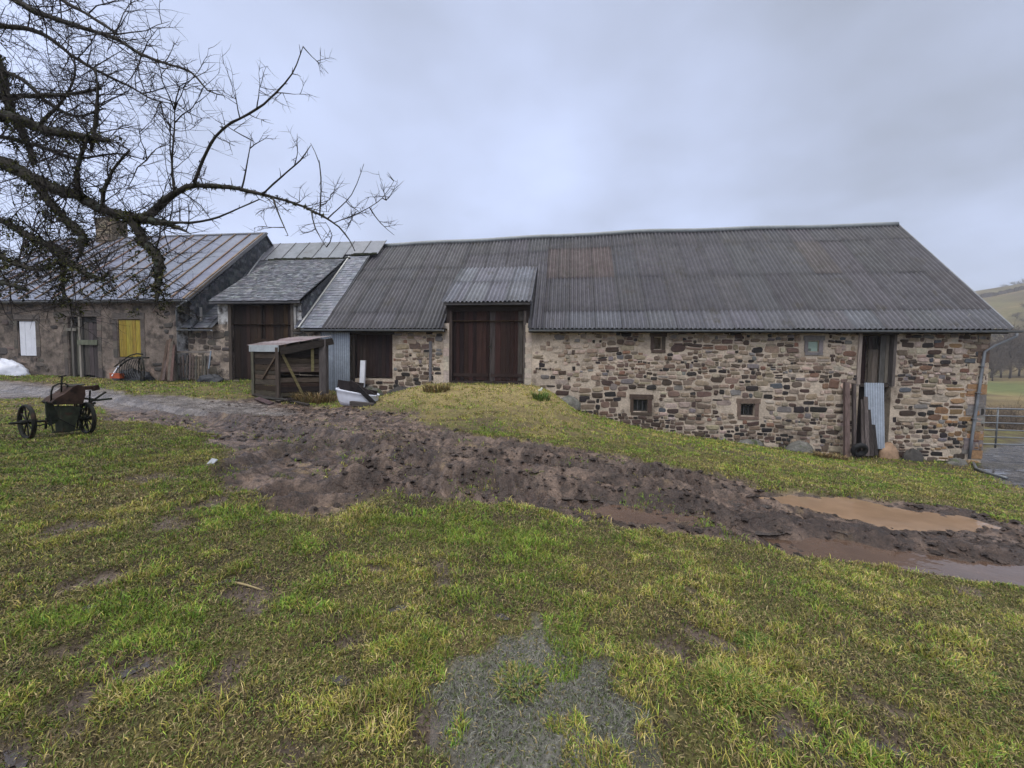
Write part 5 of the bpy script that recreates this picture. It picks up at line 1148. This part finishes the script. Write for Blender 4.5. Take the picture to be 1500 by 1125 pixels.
# ------------------------------------------------------------------ grass
rg_ = np.random.default_rng(3)
def scatter(x0, x1, y0, y1, dens):
    n = int((x1-x0)*(y1-y0)*dens); x = rg_.uniform(x0, x1, n); y = rg_.uniform(y0, y1, n)
    k = (np.abs(x) < y*1.4+1.6) & (y > .7); return x[k], y[k]
def blades(x, y, dens_scale, hl, wl, tag_):
    out = fields_lite(x, y); return out
GB = []
def add_grass(x0, x1, y0, y1, dens, h0, h1, w, thatch=False):
    x, y = scatter(x0, x1, y0, y1, dens)
    if not len(x): return
    # tussocky clumping
    z, mud, bare, col, wet, fl, yd, d = fields(x, y)
    u = (x-OO[0])*UU[0]+(y-OO[1])*UU[1]; nn = (x-OO[0])*NN[0]+(y-OO[1])*NN[1]
    cl = fbm(x*4.5, y*4.5, 201, 3); big = fbm(x*.8, y*.8, 203, 3); tn = fbm(x*15, y*15, 204, 2)
    pk_ = np.clip((1-mud)*(1-yd)*(1-bare*.95), 0, 1)*np.clip(.5+(cl-.36)*4.5, .4, 1)*np.clip(.75+(big-.3)*2.2, .7, 1)*np.clip(.55+(tn-.42)*6, .25, 1)
    pk_ = pk_*np.clip(.6+(fbm(x*2.4, y*3.0, 241, 4)-.43)*6, .2, 1)*np.clip(.75+(fbm(x*8, y*9, 243, 2)-.42)*4, .3, 1)
    islands = fbm(x*3.2, y*3.2, 207, 3)
    pk_ = np.where(fl > .3, np.where(islands > .61, .7, .32), pk_)
    pk_ = np.maximum(pk_, mud*(y < 12)*np.clip((fbm(x*3, y*3, 209)-.60)*2.5, 0, .16)*(x < 2.5))
    for poly in (PUD, RUT, SML): pk_ = np.where(sdist(x, y, poly) < .06, 0, pk_)
    pk_ = np.where((nn > -.06) & (u > UL-8) & (u < UR+.05), 0, pk_)
    if thatch: pk_ = np.where(fl > .2, .22, np.clip(1-mud*1.05, 0, 1)*(1-.55*bare)*(1-yd)); pk_ = np.where((nn > -.06) & (u > UL-8) & (u < UR+.05), 0, pk_)
    k = rg_.random(len(x)) < pk_
    x, y, z, big, cl, fl, u, nn, islands, mud = (q[k] for q in (x, y, z, big, cl, fl, u, nn, islands, mud)); n = len(x)
    z = HZ(x, y)
    tall = np.clip(.7+(cl-.45)*2.0, .5, 1.4); L = rg_.uniform(h0, h1, n)*tall
    ramp_ = (1-sstep(3, 8.5, -nn))*(1-sstep(3, 6, np.abs(u))); foot = (1-sstep(.05, .5, -nn))*(nn < 0)
    L = L*(1+1.1*foot*rg_.random(n)); L = np.where((fl > .3) & (islands <= .61), L*.7, L)
    az = rg_.uniform(0, 2*pi, n)+(fbm(x*2, y*2, 215)-.5)*3; lean = np.clip(rg_.normal(1.0, .42, n), .05, 1.65)
    lean = np.where((fl > .3) & (islands <= .61), 1.5, lean)
    if thatch: lean = rg_.uniform(1.2, 1.62, n); L = rg_.uniform(h0, h1, n)
    dx, dy = np.cos(az), np.sin(az); ww = w*rg_.uniform(.7, 1.35, n); px_, py_ = -dy*ww/2, dx*ww/2
    # random facing so that flat blades also show from the front
    tw_ = rg_.uniform(0, pi, n); px_, py_ = np.cos(tw_)*ww/2, np.sin(tw_)*ww/2
    bx_, by_ = x, y; mxx, myy, mzz = x+dx*L*.45*np.sin(lean*.55), y+dy*L*.45*np.sin(lean*.55), z+L*.5*np.cos(lean*.55)
    tx, ty_, tz = x+dx*L*(.35*np.sin(lean*.55)+.62*np.sin(lean)), y+dy*L*(.35*np.sin(lean*.55)+.62*np.sin(lean)), z+L*(.5*np.cos(lean*.55)+.45*np.cos(lean))
    zb = z-.012
    V = np.stack([np.stack([bx_-px_, by_-py_, zb], 1), np.stack([bx_+px_, by_+py_, zb], 1), np.stack([mxx+px_*.85, myy+py_*.85, mzz], 1), np.stack([mxx-px_*.85, myy-py_*.85, mzz], 1), np.stack([tx, ty_, tz], 1)], 1)
    pal = np.array([(.075, .15, .02), (.13, .2, .024), (.175, .225, .034), (.235, .225, .042), (.28, .225, .065), (.34, .27, .13), (.15, .095, .05), (.06, .075, .028)])
    yel = np.clip((fbm(x*1.3, y*1.3, 221, 3)-.38)*3.4+ramp_*.75, 0, 1); yel = yel*np.where((x < -5) & (y > 6) & (y < 9.5), .35, 1)
    r_ = rg_.random(n)
    wt = np.stack([.9*(1-yel)+.1, 1.3*(1-yel)+.3, 1.0-.2*yel, .5+.9*yel, .15+1.1*yel, .1+.75*yel+ramp_*.5, .32+.2*yel, .3+.1*yel], 1); cs_ = np.cumsum(wt, 1); cs_ /= cs_[:, -1:]
    ci = (r_[:, None] > cs_).sum(1); C = pal[np.minimum(ci, 7)]*rg_.uniform(.7, 1.4, (n, 1))*(.88+.55*sstep(.35, .65, fbm(x*6, y*6, 231, 3)))[:, None]
    C = np.where(((fl > .3) & (islands <= .61))[:, None], np.where(rg_.random((n, 1)) < .55, np.array([[.17, .168, .135]]), np.array([[.085, .11, .045]]))*rg_.uniform(.45, 1.4, (n, 1)), C)
    if thatch:
        pt = np.array([(.16, .135, .05), (.24, .19, .08), (.11, .1, .035), (.07, .052, .03), (.13, .15, .034), (.1, .145, .026), (.3, .24, .12)])
        C = pt[rg_.integers(0, 7, n)]*rg_.uniform(.55, 1.3, (n, 1))*(.8+.4*vnoise(x*3, y*3, 9))[:, None]
    GB.append((V, C))
add_grass(-4.6, 4.6, .7, 2.4, 24000, .03, .07, .0042)
add_grass(-6.8, 6.8, 2.4, 4.0, 14000, .03, .07, .0052)
add_grass(-10, 10, 4.0, 6.5, 6500, .03, .075, .0075)
add_grass(-15, 14, 6.5, 10, 2800, .03, .075, .011)
add_grass(-20, 20, 10, 14, 1000, .04, .085, .017)
add_grass(-28, 20, 14, 21, 620, .05, .1, .022)
add_grass(-4.6, 4.6, .7, 2.4, 11000, .015, .045, .005, True)
add_grass(-6.8, 6.8, 2.4, 4.0, 6500, .018, .05, .006, True)
add_grass(-10, 10, 4.0, 6.5, 2800, .02, .06, .009, True)
add_grass(-15, 14, 6.5, 10, 1000, .03, .07, .013, True)
V = np.concatenate([g[0] for g in GB]).reshape(-1, 3); C = np.repeat(np.concatenate([g[1] for g in GB]), 5, 0); nb_ = len(V)//5
i5 = np.arange(nb_)[:, None]*5
ff = np.concatenate([i5+np.array([[0, 1, 2, 3]]), i5+np.array([[3, 2, 4]])], 1).ravel(); cn = np.tile([4, 3], nb_)
C = C.reshape(nb_, 5, 3).copy(); C[:, 4] *= 1.25; C = C.reshape(-1, 3)
go = npmesh('grass', V, ff, cn, C, M['grass'], False); tag(go, kind='stuff')
print('blades', nb_)

# water standing in hoof prints and wheel marks
rw = random.Random(77); wb = MB(); cnt = 0
while cnt < 150:
    if cnt < 118: x, y = rw.uniform(-11, 9), rw.uniform(4.2, 14)
    else: p_ = YARD[rw.randrange(len(YARD))]; q_ = YARD.mean(0); t_ = rw.random(); x, y = q_[0]+(p_[0]-q_[0])*t_, q_[1]+(p_[1]-q_[1])*t_
    f1 = fields(np.array([x]), np.array([y]))
    if f1[1][0]+f1[6][0] < .95 or x > 25: 
        continue
    cnt += 1; ra, rb = rw.uniform(.12, .5), rw.uniform(.07, .2)
    if cnt > 118: ra *= 2.2; rb *= 2.2
    a = rw.gauss(-.15, .35); xx = np.array([x+q*ra*cos(a)-w*rb*sin(a) for q in (-1, -.5, 0, .5, 1) for w in (-1, 0, 1)]); yy = np.array([y+q*ra*sin(a)+w*rb*cos(a) for q in (-1, -.5, 0, .5, 1) for w in (-1, 0, 1)])
    zl = float(np.quantile(HZ(xx, yy), .2)); ps = []
    for k in range(14): t = 2*pi*k/14; rr_ = rw.uniform(.75, 1.2); ps.append((x+ra*rr_*cos(t)*cos(a)-rb*rr_*sin(t)*sin(a), y+ra*rr_*cos(t)*sin(a)+rb*rr_*sin(t)*cos(a), zl))
    wb.add(ps, [tuple(range(14))])
for px, py, ra, rb in ((1285, 1090, .11, .05), (1215, 1112, .07, .035), (1345, 1118, .1, .04), (1060, 944, .1, .05), (585, 893, .07, .03), (200, 972, .09, .035), (30, 1082, .14, .05), (1150, 1066, .09, .05), (320, 850, .12, .04), (150, 884, .12, .04), (420, 742, .22, .06), (500, 1000, .06, .03), (735, 905, .06, .03)):
    c = gat(px, py); zl = float(min(HZ(c[0]+i*ra*.6, c[1]+j*rb*.8) for i in (-1, 0, 1) for j in (-1, 0, 1)))+.009; a = rw.gauss(0, .5)
    wb.add([(c[0]+ra*q*cos(t)*cos(a)-rb*q*sin(t)*sin(a), c[1]+ra*q*cos(t)*sin(a)+rb*q*sin(t)*cos(a), zl) for t, q in ((2*pi*k/14, rw.uniform(.7, 1.2)) for k in range(14))], [tuple(range(14))])
M['film'] = water_mat('puddle_film', (.06, .05, .045), 0, .04, .1); M['film'].node_tree.nodes['Principled BSDF'].inputs['IOR'].default_value = 1.45
tag(wb.build('water', M['film']), kind='structure')
# clods thrown up on the churned track
x = rg_.uniform(-12, 12, 60000); y = rg_.uniform(4, 15, 60000); z, mud, bare, col, wet, fl, yd, d = fields(x, y)
w_ = mud*np.clip((fbm(x*1.6, y*1.6, 301, 3)-.42)*3.2, .04, .7)*np.where(sdist(x, y, GRAVEL) < .2, .12, 1)
for T in (TR1, TR2, RIDGE): w_ = np.maximum(w_, mud*np.exp(-((pline(x, y, T)[2]-.4)/.16)**2))
for poly in (PUD, RUT, SML): w_ = np.where(sdist(x, y, poly) < .03, w_*.08, w_)
k = rg_.random(len(x)) < w_*.6; x, y = x[k], y[k]; n = len(x); z = HZ(x, y); sz = .01+.04*rg_.random(n)**3.4
oct_ = np.array([(1, 0, 0), (-1, 0, 0), (0, 1, 0), (0, -1, 0), (0, 0, 1), (0, 0, -.6), (.7, .7, .5), (-.7, .6, .5), (-.6, -.7, .45), (.7, -.6, .5)], float)
of = [(0, 6, 4), (6, 2, 4), (2, 7, 4), (7, 1, 4), (1, 8, 4), (8, 3, 4), (3, 9, 4), (9, 0, 4), (0, 2, 6), (2, 1, 7), (1, 3, 8), (3, 0, 9), (2, 0, 5), (1, 2, 5), (3, 1, 5), (0, 3, 5)]
V = oct_[None]*rg_.uniform(.6, 1.35, (n, 10, 1))*sz[:, None, None]*np.array([1.25, 1.0, .75]); a = rg_.uniform(0, 6.28, n)[:, None]
V = np.stack([V[..., 0]*np.cos(a)-V[..., 1]*np.sin(a)+x[:, None], V[..., 0]*np.sin(a)+V[..., 1]*np.cos(a)+y[:, None], V[..., 2]+z[:, None]+.15*sz[:, None]], -1).reshape(-1, 3)
ff = (np.array(of)[None]+np.arange(n)[:, None, None]*10).ravel(); C = np.repeat(np.array([(.045, .032, .026), (.03, .021, .017), (.075, .055, .045), (.024, .017, .014)])[rg_.integers(0, 4, n)], 10, 0)
tag(npmesh('mud_clods', V, ff, np.full(n*16, 3), C, M['earth'], False, np.full(len(V), .8)), kind='stuff')

# dead straw tufts, litter
def tuft(label, c, r, h, n, cols, seed, name='grass_tuft', group=None):
    rr = random.Random(seed); b = MB()
    for k in range(n):
        a = rr.uniform(0, 2*pi); q = r*sqrt(rr.random()); p = np.array([c[0]+cos(a)*q, c[1]+sin(a)*q, 0]); p[2] = float(HZ(p[0], p[1]))-.01; a2 = a+rr.gauss(0, .7); L = h*rr.uniform(.5, 1.1); ln = rr.uniform(.2, 1.3); w = rr.uniform(.002, .0045)*max(1, c[1]/3)
        d = np.array([cos(a2), sin(a2), 0]); s_ = np.array([-sin(a2), cos(a2), 0])*w; m_ = p+d*L*.3*ln+ZZ*L*.55; t = p+d*L*(.4+.5*ln)*.9+ZZ*L*(.95-.4*ln); col = jit(rr.choice(cols), .25)
        b.add([p-s_, p+s_, m_+s_*.8, m_-s_*.8, t], [(0, 1, 2, 3), (3, 2, 4)], col)
    return tag(b.build(name, M['grass']), label, 'grass tuft', group)
GC = [(.07, .13, .02), (.11, .16, .03), (.17, .17, .04), (.24, .19, .07)]; DC_ = [(.26, .19, .085), (.2, .14, .06), (.14, .095, .045), (.12, .1, .04)]
tuft('bushy yellow green tuft right of the flooded patch', gat(1075, 1010), .17, .075, 900, GC+[(.27, .22, .07)], 1)
tuft('bright green tuft standing alone in the flooded patch', gat(762, 1000), .12, .06, 520, GC, 2)
tuft('dark green tuft beside the bare muddy hollow', gat(1105, 940), .1, .07, 300, GC[:2], 3)
tuft('long lush green tuft on the right lawn', gat(1380, 975), .25, .06, 500, GC[:3], 4)
tuft('reddish brown dead grass at the foot of the plank shed', gat(462, 588), .75, .5, 500, DC_, 5)
tuft('dry grass clump at the left foot of the ramp', gat(640, 572), .5, .4, 260, DC_+GC[2:], 6)
tuft('green weeds at the right foot of the big doorway', gat(793, 585), .28, .38, 120, GC[:2], 7)
tuft('dead grass under the leaning posts', gat(1215, 672), .5, .3, 220, DC_, 8)
wd = thing('flowering_weed', 'tiny white flowering weed on the ramp shoulder by the wall', 'weed', gat(790, 586)); b = MB(); c = np.array(wd.location); b.tube([c, c+ZZ*.3], .01, 5, (.07, .12, .03)); b.build('stem', M['grass'], wd)
b = MB()
for k in range(9): p = c+ZZ*.3+np.array([R.uniform(-.06, .06), R.uniform(-.05, .05), R.uniform(-.05, .07)]); b.add([p, p+UU*.05, p+UU*.04+ZZ*.05, p+ZZ*.045], [(0, 1, 2, 3)], (.7, .72, .66))
b.build('petals', M['grass'], wd)
def stick(label, p, q, r, col, name='dead_stick', group=None):
    a, b2 = gat(*p), gat(*q); b = MB(); b.tube([a+ZZ*r, lerp(a, b2, .5)+ZZ*(r*1.6), b2+ZZ*r], [r, r*.9, r*.5], 6, col); return tag(b.build(name, M['twig'] if 0 else M['moss'], None, True), label, 'stick', group)
stick('pale straw coloured stick lying in the left lawn', (340, 849), (384, 858), .008, (.3, .24, .13)); stick('thin dry stick lying just right of the pale stick', (405, 871), (428, 866), .006, (.22, .17, .1))
sc_ = gat(310, 680); b = MB(); q_ = [np.array(t) for t in ((-.05, -.03, .01), (.05, -.035, .02), (.06, .04, .06), (-.03, .05, .075))]; b.add([sc_+t for t in q_]+[sc_+t-ZZ*.012 for t in q_], [(0, 1, 2, 3), (7, 6, 5, 4), (0, 4, 5, 1), (1, 5, 6, 2), (2, 6, 7, 3), (3, 7, 4, 0)], (.3, .32, .34)); tag(b.build('plastic_scrap', M['tin']), 'pale scrap of plastic lying at the mud edge', 'scrap')

# damp winter air
hzm = bpy.data.materials.new('damp_air'); hzm.use_nodes = True; t = hzm.node_tree; t.nodes.clear(); o_ = t.nodes.new('ShaderNodeOutputMaterial'); pv = t.nodes.new('ShaderNodeVolumePrincipled')
pv.inputs['Color'].default_value = (.86, .9, .97, 1); pv.inputs['Density'].default_value = .0006; t.links.new(pv.outputs[0], o_.inputs['Volume'])
b = MB(); b.obox((-900, -900, -30), (1800, 0, 0), (0, 1800, 0), (0, 0, 170)); tag(b.build('haze', hzm), kind='stuff')
